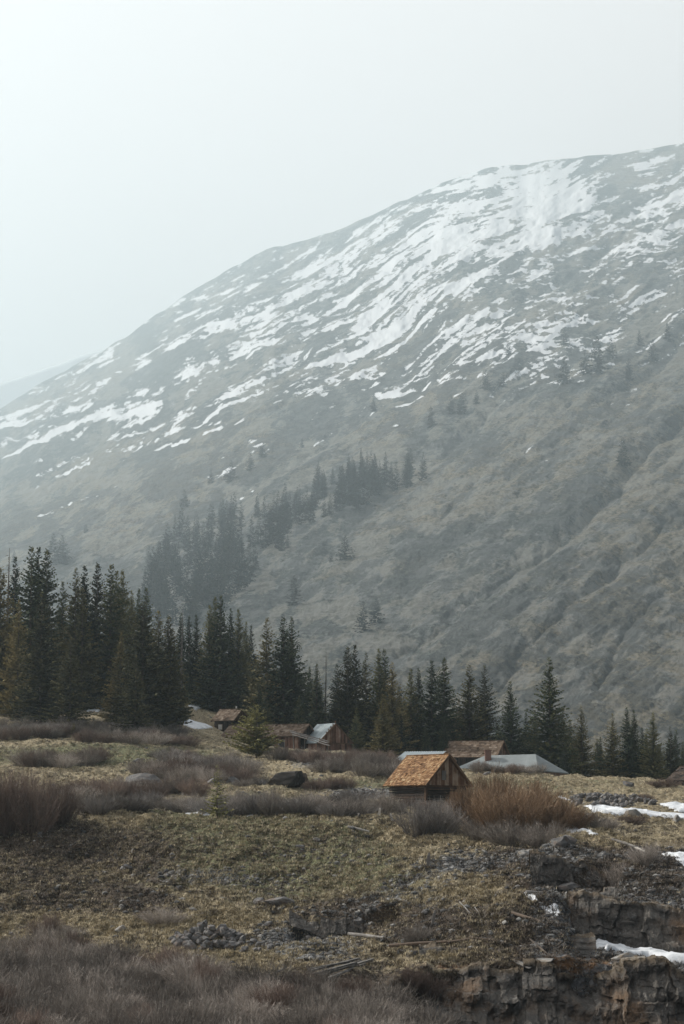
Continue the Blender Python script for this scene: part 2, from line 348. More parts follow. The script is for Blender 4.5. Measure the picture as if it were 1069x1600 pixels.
def base_h(x, y):
    z = tps(np.clip(x, -260, 260), y); px = 534.5+F*x/np.maximum(y, 1)/cp; Y = y/S
    # quarry bench and back wall on the right
    YB = lim(px, [820, 880, 905, 960, 1069, 1300], [88.5, 87.2, 85.4, 84.9, 84.6, 84.6])
    wp = sst(872, 905, px+vn(y*.6, y*0, 3)*8)*sst(.55, -.35, (Y-YB))
    zb = pt(1000, 1500, 79.5)[2]+.028*(Y-79.5)*S-(px-905)*.0018
    z = z*(1-wp)+np.minimum(z, zb)*wp
    # gully up and left from the bench
    gx = lim(Y, [84, 87, 91, 96], [905, 880, 855, 832]); gm = np.exp(-((px-gx)/13)**2)*sst(82, 84.5, Y)*sst(97, 92, Y)
    z = z-gm*1.5
    # front drop
    YA = lim(px, [560, 640, 760, 1300], [70, 74.0, 75.8, 75.8]); wf = sst(560, 690, px)*sst(.3, -1.0, Y-YA)
    z = z-wf*sst(560, 760, px)*3.9*sst(30, 60, Y)
    # pond bowl
    z = z-1.6*sst(828, 842, px)*sst(975, 962, px)*sst(92.6, 91.9, Y)*np.clip((Y-86.3)/5.4, 0, 1)
    z = z-.85*sst(448, 465, px)*sst(635, 618, px)*sst(88.7, 88.1, Y)*sst(84, 87, Y)
    pd = np.hypot((x-pt(1072, 1318, 107)[0])/4.6, (y-107*S)/15.5)
    z = z-.55*sst(1.15, .8, pd)
    return z
def ground_h(x, y):
    z = base_h(x, y); Y = y/S
    fade = sst(300, 240, y)
    a = fbm(x*.11, y*.09, 3, 4)*.55 + fbm(x*.5, y*.33, 11, 4)*.40
    t = 1-np.abs(fbm(x*1.1, y*.75, 31, 3)); a = a+(t-.75)*.32
    a = a+fbm(x*3.1, y*2.2, 57, 3)*.085
    pd = np.hypot((x-pt(1072, 1318, 107)[0])/4.6, (y-107*S)/15.5)
    a = a*(1+.35*np.exp(-((Y-100)/14)**2))
    return z + a*fade*(1-.85*sst(1.25, 1.0, pd))
kin = np.linspace(-.168, .168, 760)
ks = np.concatenate([np.linspace(-4, -.5, 12), np.linspace(-.45, -.175, 24), kin, np.linspace(.175, .45, 24), np.linspace(.5, 4, 12)])
ys_ = [3.0]
while ys_[-1] < 385:
    y = ys_[-1]; ys_.append(y+(3.0 if y < 74 else .20 if y < 165 else .42 if y < 300 else 2.5))
ys_ = np.array(ys_); GX = ks[None]*ys_[:, None]; GY = np.repeat(ys_[:, None], len(ks), 1)
GZ = ground_h(GX, GY); GPX, GPY = project(GX, GY, GZ)
# material masks; soil also carries painted shade at the left
px, py = GPX, GPY; wob = fbm(GX*.25, GY*.2, 77, 3)
green = .10+.55*G(px,py,470,1340,200,60,-10)+.5*G(px,py,150,1180,220,22)+.35*G(px,py,330,1330,230,70)+.25*G(px,py,500,1225,150,14)+.25*G(px,py,830,1225,240,18)
rub = .17+.55*G(px,py,480,1475,120,35)+.45*G(px,py,330,1370,90,24)+.5*G(px,py,520,1192,90,12)+.6*G(px,py,560,1240,70,12)+.4*G(px,py,700,1345,110,28)+.5*G(px,py,950,1255,60,13)+.35*G(px,py,870,1325,60,30)+.35*G(px,py,640,1400,160,35)+.25*G(px,py,80,1130,120,16)+.25*sst(760,900,px)*sst(1370,1420,py)
soil = .32+.70*G(px,py,80,1325,170,42)+.35*G(px,py,150,1400,200,40)+.4*G(px,py,720,1440,160,50)+.5*G(px,py,870,1350,130,40)+.4*G(px,py,980,1390,130,20)+.35*G(px,py,850,1440,70,30)+.3*G(px,py,560,1420,100,30)+.45*sst(1500,1540,py)+.3*G(px,py,1000,1370,80,20)  # leading blob paints the big left willow's shade as darker soil
soil = soil-.35*G(px,py,700,1400,90,20)-.45*G(px,py,330,1412,130,6,-17)-.35*G(px,py,620,1300,200,12,-3)-.6*G(px,py,250,1441,190,9)-.3*G(px,py,350,1278,220,8)
rz = sst(800, 860, px+wob*40)*sst(1318, 1345, py+wob*20)*sst(1600, 1560, py)
soil = soil+.42*rz; rub = rub+.28*rz; green = green-.4*rz-.4*G(px,py,250,1441,190,8)
clay = .0+.30*rz+.55*G(px,py,700,1510,110,12)+.45*G(px,py,940,1310,45,20)+.5*G(px,py,640,1252,30,6)+.5*G(px,py,880,1505,80,12)
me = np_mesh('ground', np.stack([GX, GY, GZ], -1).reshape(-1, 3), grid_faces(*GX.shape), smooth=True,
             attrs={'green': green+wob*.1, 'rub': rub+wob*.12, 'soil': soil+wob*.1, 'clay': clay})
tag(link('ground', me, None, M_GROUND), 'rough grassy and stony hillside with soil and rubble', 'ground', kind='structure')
NK = len(ks)
# first-hit lookup built from the ground sheet itself
_top = np.minimum.accumulate(GPY, axis=0)
def hit(px, py):
    """ground point seen at a photo pixel"""
    k = (px-534.5)/F*cp; c = int(np.clip(np.searchsorted(ks, k), 1, NK-1))
    col = _top[:, c]; r = int(np.argmax(col <= py)) if (col <= py).any() else len(col)-1
    y = GY[r, 0]
    if r > 0 and GPY[r, c] < GPY[r-1, c]:
        f = np.clip((GPY[r-1, c]-py)/(GPY[r-1, c]-GPY[r, c]+1e-9), 0, 1); y = GY[r-1, 0]*(1-f)+GY[r, 0]*f
    x = k*y; 
    z = gz(x, y); qx, _ = project(x, y, z); x += (px-qx)*y/F
    return Vector((x, y, gz(x, y)))
def gz(x, y): return float(ground_h(np.array([x]), np.array([y]))[0])
def gzs(x, y): return ground_h(np.asarray(x, float), np.asarray(y, float))
def pxm(p): return F/(p[1])       # photo pixels per metre there
# ------------------------------------------------------------------ mountain
RX = [-900,-300,0,60,120,160,200,250,300,350,400,430,450,480,540,620,690,740,770,830,900,960,1000,1069,1300,2000]
RY = [1000,760,640,600,570,548,525,488,455,424,397,386,384,376,355,318,285,270,262,254,246,242,235,224,190,150]
RX2 = [-900,-300,0,40,80,120,160,200]; RY2 = [900,690,600,586,572,556,545,540]
mpx = np.concatenate([np.linspace(-1500, -60, 30), np.linspace(-40, 1110, 760), np.linspace(1140, 2600, 30)])
mt_ = np.concatenate([np.linspace(-.42, -.13, 12), np.linspace(-.12, 1, 640)])
rid = np.interp(mpx, RX, RY)+vn(mpx*.05, mpx*0, 4)*2.0
PXg = np.repeat(mpx[None], len(mt_), 0); T = np.repeat(mt_[:, None], len(mpx), 1); PYg = 1150-T*(1150-rid[None])
Dg = 600*(5000/600)**(np.sign(T)*np.abs(T)**1.15)*S
Dg = Dg*(1+.18*sst(1000, 0, PXg)*sst(0, .3, T))
U = (PXg-534.5)/F; V = (800-PYg)/F; K = Dg/(cp-V*sp_)
MX, MY, MZ = U*K, Dg.copy(), (sp_+V*cp)*K
edge = 1-sst(.86, 1.0, T)*.92; lo = sst(-.1, .1, T)
ang = R(32); uu = (PXg*math.cos(ang)-PYg*math.sin(ang)); vv = (PXg*math.sin(ang)+PYg*math.cos(ang))   # along and across the ribs
rel = fbm(uu*.005, vv*.018, 201, 5)*.0042 + (1-np.abs(fbm(uu*.010, vv*.045, 231, 4))-.7)*.0016 + ((1-np.abs(fbm(uu*.014, vv*.05, 241, 5, .6))-.75)*.0026 + fbm(PXg*.035, PYg*.05, 251, 5, .62)*.0016)*.72
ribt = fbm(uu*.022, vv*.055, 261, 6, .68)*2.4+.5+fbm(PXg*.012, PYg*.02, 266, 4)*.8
def gully(pts, w, a):
    wx_ = PXg+14*fbm(PXg*.02, PYg*.02, 601, 3); wy_ = PYg+14*fbm(PXg*.02, PYg*.02, 611, 3); best = np.full(PXg.shape, 9e9); sg_ = np.zeros(PXg.shape)
    for (ax, ay), (bx, by) in zip(pts, pts[1:]):
        t = np.clip(((wx_-ax)*(bx-ax)+(wy_-ay)*(by-ay))/((bx-ax)**2+(by-ay)**2), 0, 1); d = np.hypot(wx_-ax-t*(bx-ax), wy_-ay-t*(by-ay)); best = np.minimum(best, d)
    return -a*.72*np.exp(-best/w)
for g_pts, g_w, g_a in (([(1180,560),(1069,650),(930,790),(800,900),(620,1020)],16,.0062),([(1160,730),(1069,800),(960,880),(850,985),(770,1080)],13,.0056),([(1120,520),(930,620),(780,700),(690,790)],14,.0042),
                  ([(1069,900),(990,960),(930,1060)],11,.0045),([(700,560),(560,650),(430,735),(330,800)],14,.0040),([(480,560),(330,640),(200,700),(60,780)],14,.0036),([(760,640),(620,760),(520,860),(420,940)],16,.0042),([(1000,330),(900,420),(760,500),(600,590)],14,.0036),([(860,740),(740,820),(640,890)],12,.0030)):
    rel = rel+gully(g_pts, g_w, g_a)
MZ = MZ+rel*Dg*edge*lo
# snow cover: streaks that run with the ribs, denser high up, bare below the snow line
sl_ = np.interp(PXg, [-200,0,120,250,400,500,600,700,800,900,1000,1069,1400], [740,712,690,640,625,600,575,562,556,545,505,480,430])
hi = (sl_-PYg)
ang2 = R(27)+.10*fbm(PXg*.004, PYg*.004, 300, 2); u2 = PXg*np.cos(ang2)-PYg*np.sin(ang2); v2 = PXg*np.sin(ang2)+PYg*np.cos(ang2)
st = fbm(u2*.013, v2*.085, 310, 5, .6)*.62+fbm(u2*.035, v2*.05, 340, 4, .6)*.30+fbm(PXg*.02, PYg*.03, 360, 4)*.3
den = np.where(hi > 0, .35+.075*sst(0, 90, hi), .34+np.maximum(hi, -120)*.0033)
den0 = den.copy()
den = den+.30*G(PXg,PYg,690,370,150,70,25)+.34*G(PXg,PYg,850,295,70,45,20)+.22*G(PXg,PYg,540,450,130,45,25)+.14*G(PXg,PYg,330,560,120,35,22)+.3*G(PXg,PYg,620,320,60,16,30)
den = den+.42*G(PXg,PYg,585,530,85,14,26)+.25*G(PXg,PYg,640,440,80,26,22)+.28*G(PXg,PYg,400,500,50,12,30)+.30*G(PXg,PYg,232,640,24,12,20)+.45*G(PXg,PYg,990,475,45,14,20)+.2*G(PXg,PYg,1010,330,90,22,25)+.12*G(PXg,PYg,120,600,130,22,25)
den = den-.55*G(PXg,PYg,945,283,42,24,15)-.42*G(PXg,PYg,1045,238,40,9,10)-.30*G(PXg,PYg,700,420,45,14)-.25*G(PXg,PYg,790,395,40,16,10)-.40*G(PXg,PYg,240,525,70,26,35)-.30*G(PXg,PYg,420,410,90,24,28)-.28*G(PXg,PYg,620,370,60,18,25)-.35*G(PXg,PYg,630,290,60,14,28)-.25*G(PXg,PYg,810,270,34,6,0)-.2*G(PXg,PYg,560,400,50,14,30)
den = den0+.5*(den-den0)-.035*sst(800,600,PXg)+.14*G(PXg,PYg,850,295,75,48,20)+.05*G(PXg,PYg,980,330,110,40,25)-.06*sst(560,300,PXg)*sst(10,90,hi)
def seg(pts, w):
    r = np.full(PXg.shape, 9e9)
    for (ax, ay), (bx, by) in zip(pts, pts[1:]):
        t = np.clip(((PXg-ax)*(bx-ax)+(PYg-ay)*(by-ay))/((bx-ax)**2+(by-ay)**2), 0, 1)
        r = np.minimum(r, np.hypot(PXg-ax-t*(bx-ax), PYg-ay-t*(by-ay)))
    return np.exp(-(r/w)**2)
wv = 8*fbm(PXg*.03, PYg*.03, 380, 2)
for pts, w, a in (([(-60,735),(0,716),(60,688),(130,660),(200,642),(250,628)],4,.55),([(270,668),(355,663)],3,.35),([(60,800),(150,766)],3.5,.55),([(90,738),(140,720)],3,.5),
                  ([(270,690),(380,664)],3,.45),([(590,615),(700,590)],3,.35),([(690,600),(760,590)],3,.4),([(620,632),(660,620)],3,.5),([(720,570),(800,550)],3.5,.5),([(860,520),(900,505)],3,.5),
                  ([(490,690),(520,670)],3,.5),([(325,745),(360,730)],3,.55),([(480,575),(560,548),(640,500)],6,.35),([(890,300),(860,330),(770,420),(650,480)],14,.30),([(600,480),(560,520)],8,.3),([(1060,300),(960,350),(840,420)],7,.22),([(740,330),(700,400)],16,.2)):
    den = den+a*seg(pts, w+0*wv)
st = fbm(u2*.012, v2*.075, 310, 5, .62)*1.0+fbm(u2*.045, v2*.16, 340, 4, .6)*.55+fbm(PXg*.012, PYg*.02, 360, 4)*.35+fbm(u2*.03, v2*.24, 375, 4, .6)*.75+fbm(u2*.14, v2*.35, 370, 2)*.25
st = (st-st.mean())/st.std(); st = st+.35*fbm(PXg*.15, PYg*.28, 378, 3)/.25*.5
snow = np.clip(.5+.15*(st+(den-.53)*4.8), -1, 2)
snow = np.where(hi < -190, 0.0, snow)
tan = .36+.50*G(PXg,PYg,900,680,260,40,25)+.35*G(PXg,PYg,200,760,260,50,18)+.95*G(PXg,PYg,1010,1000,150,110,35)+.3*G(PXg,PYg,880,700,200,40,25)+.35*G(PXg,PYg,1040,720,80,40,25)+.3*G(PXg,PYg,600,820,110,40,20)+.3*G(PXg,PYg,660,640,150,22,30)
tan = tan-.3*G(PXg,PYg,420,860,220,60,25)+.22*fbm(u2*.006, v2*.03, 402, 4)
scr = .12+.25*sst(560,760,PYg)*fbm(PXg*.02, PYg*.03, 411, 4)+.35*G(PXg,PYg,300,870,200,70,30)+.25*G(PXg,PYg,760,820,120,40,15)+.2*G(PXg,PYg,860,900,120,40,35)+.2*G(PXg,PYg,120,850,100,30,10)
# back side and foot of the mountain
back = []
for k, (dy, dz) in enumerate(((60, -14), (260, -90), (700, -300), (1200, -760))):
    back.append(np.stack([MX[-1]*(1+dy/MY[-1]), MY[-1]+dy, np.maximum(MZ[-1]+dz, -40)], -1))
foot = [np.stack([MX[0]/MY[0]*q, np.full(len(mpx), q), np.full(len(mpx), zz)], -1) for q, zz in ((350., -38.), (400., -36.))]
VV = np.concatenate([np.stack(foot), np.stack([MX, MY, MZ], -1), np.stack(back)]); nr = len(VV)
pad = lambda a, f=None: np.concatenate([np.repeat(a[:1], 2, 0), a, np.repeat(a[-1:], 4, 0)])
me = np_mesh('mountain', VV.reshape(-1, 3), grid_faces(nr, len(mpx)), smooth=True, attrs={'snow': pad(snow), 'tan': pad(tan), 'scrub': pad(scr), 'rib': pad(ribt)})
tag(link('mountain', me, None, M_MOUNT), 'high bare mountainside streaked with melting snow, fading into haze', 'mountain', kind='structure')
# far snowy ridge behind on the left
fx = np.linspace(-1400, 330, 220); ft = np.linspace(0, 1, 60); fr = np.interp(fx, RX2+[330], RY2+[560])+fbm(fx*.02, fx*0, 9, 3)*3
FX = np.repeat(fx[None], 60, 0); FT = np.repeat(ft[:, None], 220, 1); FY = 900-FT*(900-fr[None]); FD = (6300+FT*900)*S
fu = (FX-534.5)/F; fv = (800-FY)/F; fk = FD/(cp-fv*sp_)
FV = np.stack([fu*fk, FD, (sp_+fv*cp)*fk+fbm(FX*.02, FY*.05, 8, 4)*14*(1-FT*.8)], -1)
FV = np.concatenate([FV, FV[-1:]+np.array([0, 500., -260.])])
fs = .72+.30*fbm(FX*.02, FY*.10, 19, 4)+.25*FT; fs = np.concatenate([fs, fs[-1:]])
me = np_mesh('far_ridge', FV.reshape(-1, 3), grid_faces(61, 220), smooth=True, attrs={'snow': fs, 'tan': fs*0+.3, 'scrub': fs*0, 'rib': fs*0+.5})
tag(link('mountain_ridge', me, None, M_MOUNT), 'far snow covered ridge almost lost in the haze at the left', 'mountain ridge', kind='structure')
# mountain lookup
def mhit(px, py):
    c = int(np.argmin(np.abs(mpx-px))); col = project(MX[:, c], MY[:, c], MZ[:, c])[1]
    r = int(np.argmax(np.minimum.accumulate(col) <= py)); return Vector((MX[r, c], MY[r, c], MZ[r, c]-.3))
#--PART2--
rng = np.random.default_rng(7); random.seed(7)
# ------------------------------------------------------------------ haze
bxs = MB(); bxs.box(-8000, 8000, -30, 13500, -60, 2330)
m = bpy.data.materials.new('haze_air'); m.use_nodes = True; t = m.node_tree
for n in list(t.nodes): t.nodes.remove(n)
pv = t.nodes.new('ShaderNodeVolumePrincipled'); pv.inputs['Density'].default_value = HAZE_DENSITY
pv.inputs['Color'].default_value = (.535, .645, .705, 1); pv.inputs['Anisotropy'].default_value = 0.45
mo = t.nodes.new('ShaderNodeOutputMaterial'); t.links.new(pv.outputs[0], mo.inputs['Volume'])
hz = bxs.build('haze', m); tag(hz, 'pale bluish haze filling the valley air', 'haze', kind='stuff')
# ------------------------------------------------------------------ buildings
def gable(label, cat, apex, Wd, Ln, wall, rise, theta, roofmat, wallmat, gablemat, over=.25, sh=(.22,.17), wall_style='board', tilt=(0,0), name='cabin'):
    """apex = world point of the front gable top; local x across, y back along the ridge"""
    Rz = Matrix.Rotation(R(theta), 4, 'Z') @ Matrix.Rotation(R(tilt[0]), 4, 'X') @ Matrix.Rotation(R(tilt[1]), 4, 'Y')
    top = wall+rise; loc = Vector(apex)-(Rz @ Vector((0, 0, top)))
    root = empty(name, loc, label, cat); root.rotation_euler = Rz.to_euler()
    hw = Wd/2-over; ins = over; depth = 1.6
    slope = rise/(Wd/2)
    def boards(mb, p0, p1, ztop, z0, w, nrm, th=.05):
        """vertical boards from p0 to p1 (xy), ztop(s) height"""
        p0 = Vector(p0); p1 = Vector(p1); n = max(1, round((p1-p0).length/w)); d = (p1-p0)/n; nr_ = Vector(nrm)
        for i in range(n):
            a = p0+d*(i+.03); b = p0+d*(i+.97); o = nr_*random.uniform(0, .015); r = random.random()
            za, zb = ztop((i+.03)/n), ztop((i+.97)/n); bz = z0-random.uniform(0, .05)
            q = [(a+o), (b+o), (b+o-nr_*th), (a+o-nr_*th)]
            mb.quadbox([(*q[0], bz), (*q[1], bz), (*q[2], bz), (*q[3], bz), (*q[0], za), (*q[1], zb), (*q[2], zb), (*q[3], za)], r)
    def logs(mb, p0, p1, z0, z1, nrm, w=.2):
        z = z0; p0 = Vector(p0); p1 = Vector(p1); nr_ = Vector(nrm); 
        while z < z1-.01:
            zz = min(z+w, z1); o = nr_*random.uniform(-.02, .03); r = random.random()
            a = p0+o; b = p1+o; c = b-nr_*.16; e = a-nr_*.16
            mb.quadbox([(*a, z+.015), (*b, z+.015), (*c, z+.015), (*e, z+.015), (*a, zz-.015), (*b, zz-.015), (*c, zz-.015), (*e, zz-.015)], r); z = zz
    y0 = ins; y1 = Ln-ins
    for (a, b, nrm) in (((-hw, y0), (hw, y0), (0, -1)), ((hw, y0+.06), (hw, y1-.06), (1, 0)), ((hw, y1), (-hw, y1), (0, 1)), ((-hw, y1-.06), (-hw, y0+.06), (-1, 0))):
        mb = MB()
        if wall_style == 'log': logs(mb, a, b, -depth, wall+.0, nrm)
        else: boards(mb, a, b, lambda s: wall+.02, -depth, .24, nrm)
        mb.build('wall', wallmat, root)
    for y, nn in ((y0-.02, -1), (y1+.02, 1)):
        mb = MB(); boards(mb, (-hw-.05, y), (hw+.05, y), lambda s: wall+slope*(Wd/2-abs((s-.5)*(2*hw+.1)))-.05-0*s, wall-.02, .23, (0, nn))
        mb.build('gable_end', gablemat, root)
    # roof: deck plus courses of single shingles on each slope
    sl = math.hypot(Wd/2, rise)
    mb = MB(); th = .10
    for sx in (-1, 1):
        P = [(0, 0, top-th), (sx*Wd/2, 0, wall-th), (sx*Wd/2, Ln, wall-th), (0, Ln, top-th), (0, 0, top), (sx*Wd/2, 0, wall), (sx*Wd/2, Ln, wall), (0, Ln, top)]
        if sx > 0: P = [P[3], P[2], P[1], P[0], P[7], P[6], P[5], P[4]]
        mb.quadbox(P, .2)
        if sh is None: continue
        ex, wd = sh; rows = int(sl/ex)+1; ux = Vector((-sx*Wd/2, 0, rise)).normalized(); nrm = Vector((sx*rise, 0, Wd/2)).normalized()
        for rI in range(rows):
            s0 = rI*ex-.05; y = -.04-random.random()*wd
            while y < Ln+.02:
                w = wd*random.uniform(.6, 1.4); lift = random.uniform(.012, .05)+(.06 if random.random() < .04 else 0); e = random.uniform(-.04, .03); rr = random.random()
                if random.random() < .985:
                    A = Vector((sx*Wd/2, 0, wall))+ux*(s0+e); B = Vector((sx*Wd/2, 0, wall))+ux*min(s0+ex*1.25, sl)
                    ya, yb = max(y, -.05)+.008, min(y+w, Ln+.05)-.008
                    if yb > ya:
                        q = [A+nrm*.004, B+nrm*.002, B+nrm*.012, A+nrm*(lift+.01)]
                        P = [(q[0].x, ya, q[0].z), (q[0].x, yb, q[0].z), (q[1].x, yb, q[1].z), (q[1].x, ya, q[1].z), (q[3].x, ya, q[3].z), (q[3].x, yb, q[3].z), (q[2].x, yb, q[2].z), (q[2].x, ya, q[2].z)]
                        mb.quadbox(P, .25+.75*rr)
                y += w
    if sh is None:
        for sx in (-1, 1):
            nrib = int(Ln/.3)
            for i in range(nrib+1): mb.bar((sx*Wd/2, i*Ln/nrib, wall+.03), (0, i*Ln/nrib, top+.03), .05, .04, random.random())
    else:
        y = -.04
        while y < Ln: mb.bar((0, y, top+.03), (0, min(y+.3, Ln+.04), top+.03), .22, .05, .4+.5*random.random()); y += .29
    mb.build('roof', roofmat, root)
    for y in (-.05, Ln+.05):
        for sx in (-1, 1):
            mb = MB(); mb.bar((sx*Wd/2, y, wall-.09), (0, y, top-.07), .05, .17, random.random()); mb.build('barge_board', M_TRIM, root)
    return root, top, hw, y0, y1
# near shingled cabin
Yc = 130
root, top, hw, y0, y1 = gable('small old cabin with warm orange-brown shingle roof, half sunk behind the orange bush', 'cabin', pt(702.3, 1178.5, Yc), 5.55, 5.25, 2.1, 2.62, 41, M_SHINGLE, M_LOG, M_BOARD, .35, (.20, .17), 'log', (-.8, 1.2), 'log_cabin')
mb = MB(); mb.box(-hw-.12, hw+.12, y0-.16, y0-.05, 1.92, 2.10); mb.box(-hw-.10, hw+.1, y0-.13, y0-.055, 1.70, 1.80); mb.build('tie_beam', M_TRIM, root)
mb = MB()
for x in (-hw, hw): mb.box(x-.1, x+.1, y0-.12, y0+.06, -1.6, 1.9)
mb.build('corner_post', M_TRIM, root)
mb = MB(); mb.box(-.62, -.12, y0-.085, y0-.06, 2.55, 3.35, .5); mb.build('loft_shutter', M_GREYWOOD, root)
mb = MB(); mb.box(.35, 1.25, y0-.1, y0-.01, -1.6, 1.6); mb.build('door', M_BOARD, root, 'low dark plank door under the gable')
# small far cabin on the left
root, top, hw, y0, y1 = gable('small dark cabin with rusty brown roof and white window, leftmost of the cabins', 'cabin', pt(379, 1107.5, 205), 4.2, 3.6, 1.7, 1.6, 58, M_SHINGLE2, M_LOG, M_BOARD_RED, .3, (.34, .3), name='timber_cabin')
fr = MB(); fr.box(-hw-.10, -hw-.02, 1.9, 2.65, .45, 1.25); fo = fr.build('window', M_TRIM, root); pn = MB(); pn.box(-hw-.13, -hw-.09, 1.97, 2.58, .52, 1.18); pn.build('pane', M_WHITE, fo)
mb = MB(); mb.tube([(.3, 1.2, 2.8), (.3, 1.2, 3.7)], [.1, .1]); mb.build('stove_pipe', M_WHITE, root)
# middle long cabin
root, top, hw, y0, y1 = gable('long low reddish cabin with weathered brown roof, behind the lone bushy spruce', 'cabin', pt(483, 1131.2, 190), 5.0, 11.2, 2.0, 1.55, 64, M_SHINGLE2, M_BOARD_RED, M_LOG, .3, (.34, .3), name='long_cabin')
mb = MB(); mb.box(-hw-.1, -hw-.02, 2.2, 3.1, .1, 1.6); w1 = mb.build('window', M_GREYWOOD, root, 'tall dark window with pale frame'); mb = MB(); mb.box(-hw-.12, -hw-.09, 2.3, 3.0, .2, 1.5); mb.build('pane', M_GLASS, w1)
mb = MB(); mb.box(-hw+.4, -hw+1.9, y0-.1, y0-.02, -1, 1.75); mb.build('doorway', M_BLACK, root, 'dark open doorway under the gable')
# collapsing porch beside it
pa = pt(489, 1152, 186); pr = empty('porch', pa, 'collapsed grey porch of thin poles leaning between the long cabin and barn', 'porch')
mb = MB(); b_ = Vector(pt(512, 1165, 184))-Vector(pa)
mb.bar((-2.6, 0, .6), b_+Vector((0, 0, .3)), .5, .06); mb.bar((-2.4, -.6, .3), b_+Vector((.2, -.5, 0)), .45, .05); mb.bar((-2.8, -.2, .8), b_+Vector((.1, .2, .5)), .12, .12)
mb.build('lean_roof', M_GREYWOOD, pr)
for f in (0.0, .35, .7, 1.0):
    mb = MB(); p = Vector((-2.4, -.4, .5)).lerp(b_, f); mb.bar(p, p-Vector((random.uniform(-.2, .2), 0, 1.9)), .13, .13); mb.build('post', M_GREYWOOD, pr)
# tall barn with metal roof
root, top, hw, y0, y1 = gable('weathered reddish board barn with pale metal roof and ragged gable', 'barn', pt(524.5, 1130.2, 188), 4.75, 5.6, 1.6, 2.35, 24, M_METAL, M_BOARD_RED, M_BOARD_RED, .12, None, name='board_barn')
mb = MB()
for i in range(8):
    x = -2.2+i*.3; mb.box(x, x+.14, y0-.13, y0-.085, 1.5, 1.5+(x+2.45)*1.0+random.uniform(-.1, .45))
mb.build('broken_boards', M_BOARD, root)
mb = MB(); mb.box(-hw, hw, y0-.16, y0-.1, 1.45, 1.58); mb.build('tie_beam', M_TRIM, root)
# right shingled house
root, top, hw, y0, y1 = gable('brown shingled house with reddish gable trim behind the grey tent-shaped roof', 'house', pt(787, 1157.2, 192), 5.2, 7.3, 2.3, 2.05, 66, M_SHINGLE2, M_LOG, M_BOARD_RED, .3, (.34, .3), name='shingled_house')
# pale metal shed behind near cabin
gable('pale grey metal roofed shed whose corner shows above the near cabin roof', 'shed', pt(697, 1174, 176), 5.5, 5.2, 1.4, 1.0, 62, M_METAL, M_LOG, M_LOG, .15, None, name='metal_shed')
# dark shed cut by the right edge
gable('dark shed roof corner cut by the right edge of the picture', 'shed', pt(1119, 1197, 166), 5.0, 5.0, 1.4, 1.5, 40, M_LOG, M_LOG, M_LOG, .2, (.3, .3), name='dark_shed')
# hipped grey roof
Yh = 180
hr = empty('hipped_building', pt(790, 1215, Yh), 'low building with wide grey hipped roof and brick chimney behind the knoll', 'building')
def hp(px, py, Y): return Vector(pt(px, py, Y))-hr.location
r0, r1 = hp(758, 1180.5, Yh+1.5), hp(837, 1178.3, Yh); e0, e1 = hp(712, 1200, Yh), hp(841, 1203, Yh-3.2); e2 = hp(889, 1208, Yh+.5); b0, b1 = hp(735, 1199, Yh+6), hp(882, 1204, Yh+6)
mb = MB(); faces = [(e0, e1, r1, r0), (e1, e2, r1), (e2, b1, r1), (b1, b0, r0, r1), (b0, e0, r0)]
dn = Vector((0, 0, -.12))
for f in faces:
    n = 6 if len(f) == 4 else 4
    a, b = f[0], f[1]; c, d = (f[2], f[3]) if len(f) == 4 else (f[2], f[2])
    for i in range(n):
        s0, s1 = i/n, (i+1)/n
        q = [a.lerp(b, s0), a.lerp(b, s1), d.lerp(c, s1), d.lerp(c, s0)]
        mb.quadbox([x+dn for x in q]+q, .35+.4*random.random())
mb.build('roof', M_GREYROOF, hr)
mb = MB(); ins = .9
cs = [e0.lerp(r0, .12), e1.lerp(r1, .12), e2.lerp(r1, .12), b1.lerp(r1, .12), b0.lerp(r0, .12)]
for i in range(5):
    a = cs[i].copy(); b = cs[(i+1) % 5].copy(); a.z = b.z = min(a.z, b.z)-.3
    mb.bar(a+Vector((0, 0, -1.1)), b+Vector((0, 0, -1.1)), .15, 2.4, up=(0, 0, 1))
mb.build('wall', M_BOARD_RED, hr)
mb = MB(); q = hp(762.5, 1178, Yh+.6); mb.box(q.x-.36, q.x+.36, q.y-.4, q.y+.4, q.z-1.2, q.z+.36); mb.box(q.x-.42, q.x+.42, q.y-.46, q.y+.46, q.z+.363, q.z+.47); mb.build('chimney', M_BRICK, hr)
q = hit(856, 1204); q.z += .1
tb = empty('covered_crate', q, 'small teal tarp covered crate beside the grey roof', 'crate')
mb = MB(); mb.box(-.62, .62, -.3, .3, 0, .32); mb.build('crate_box', M_GREYWOOD, tb); mb = MB(); mb.quadbox([(-.68,-.36,.12),(.68,-.36,.1),(.68,.36,.12),(-.68,.36,.1),(-.64,-.33,.42),(.62,-.33,.36),(.64,.33,.4),(-.6,.33,.46)]); mb.build('tarp', M_TEAL, tb)
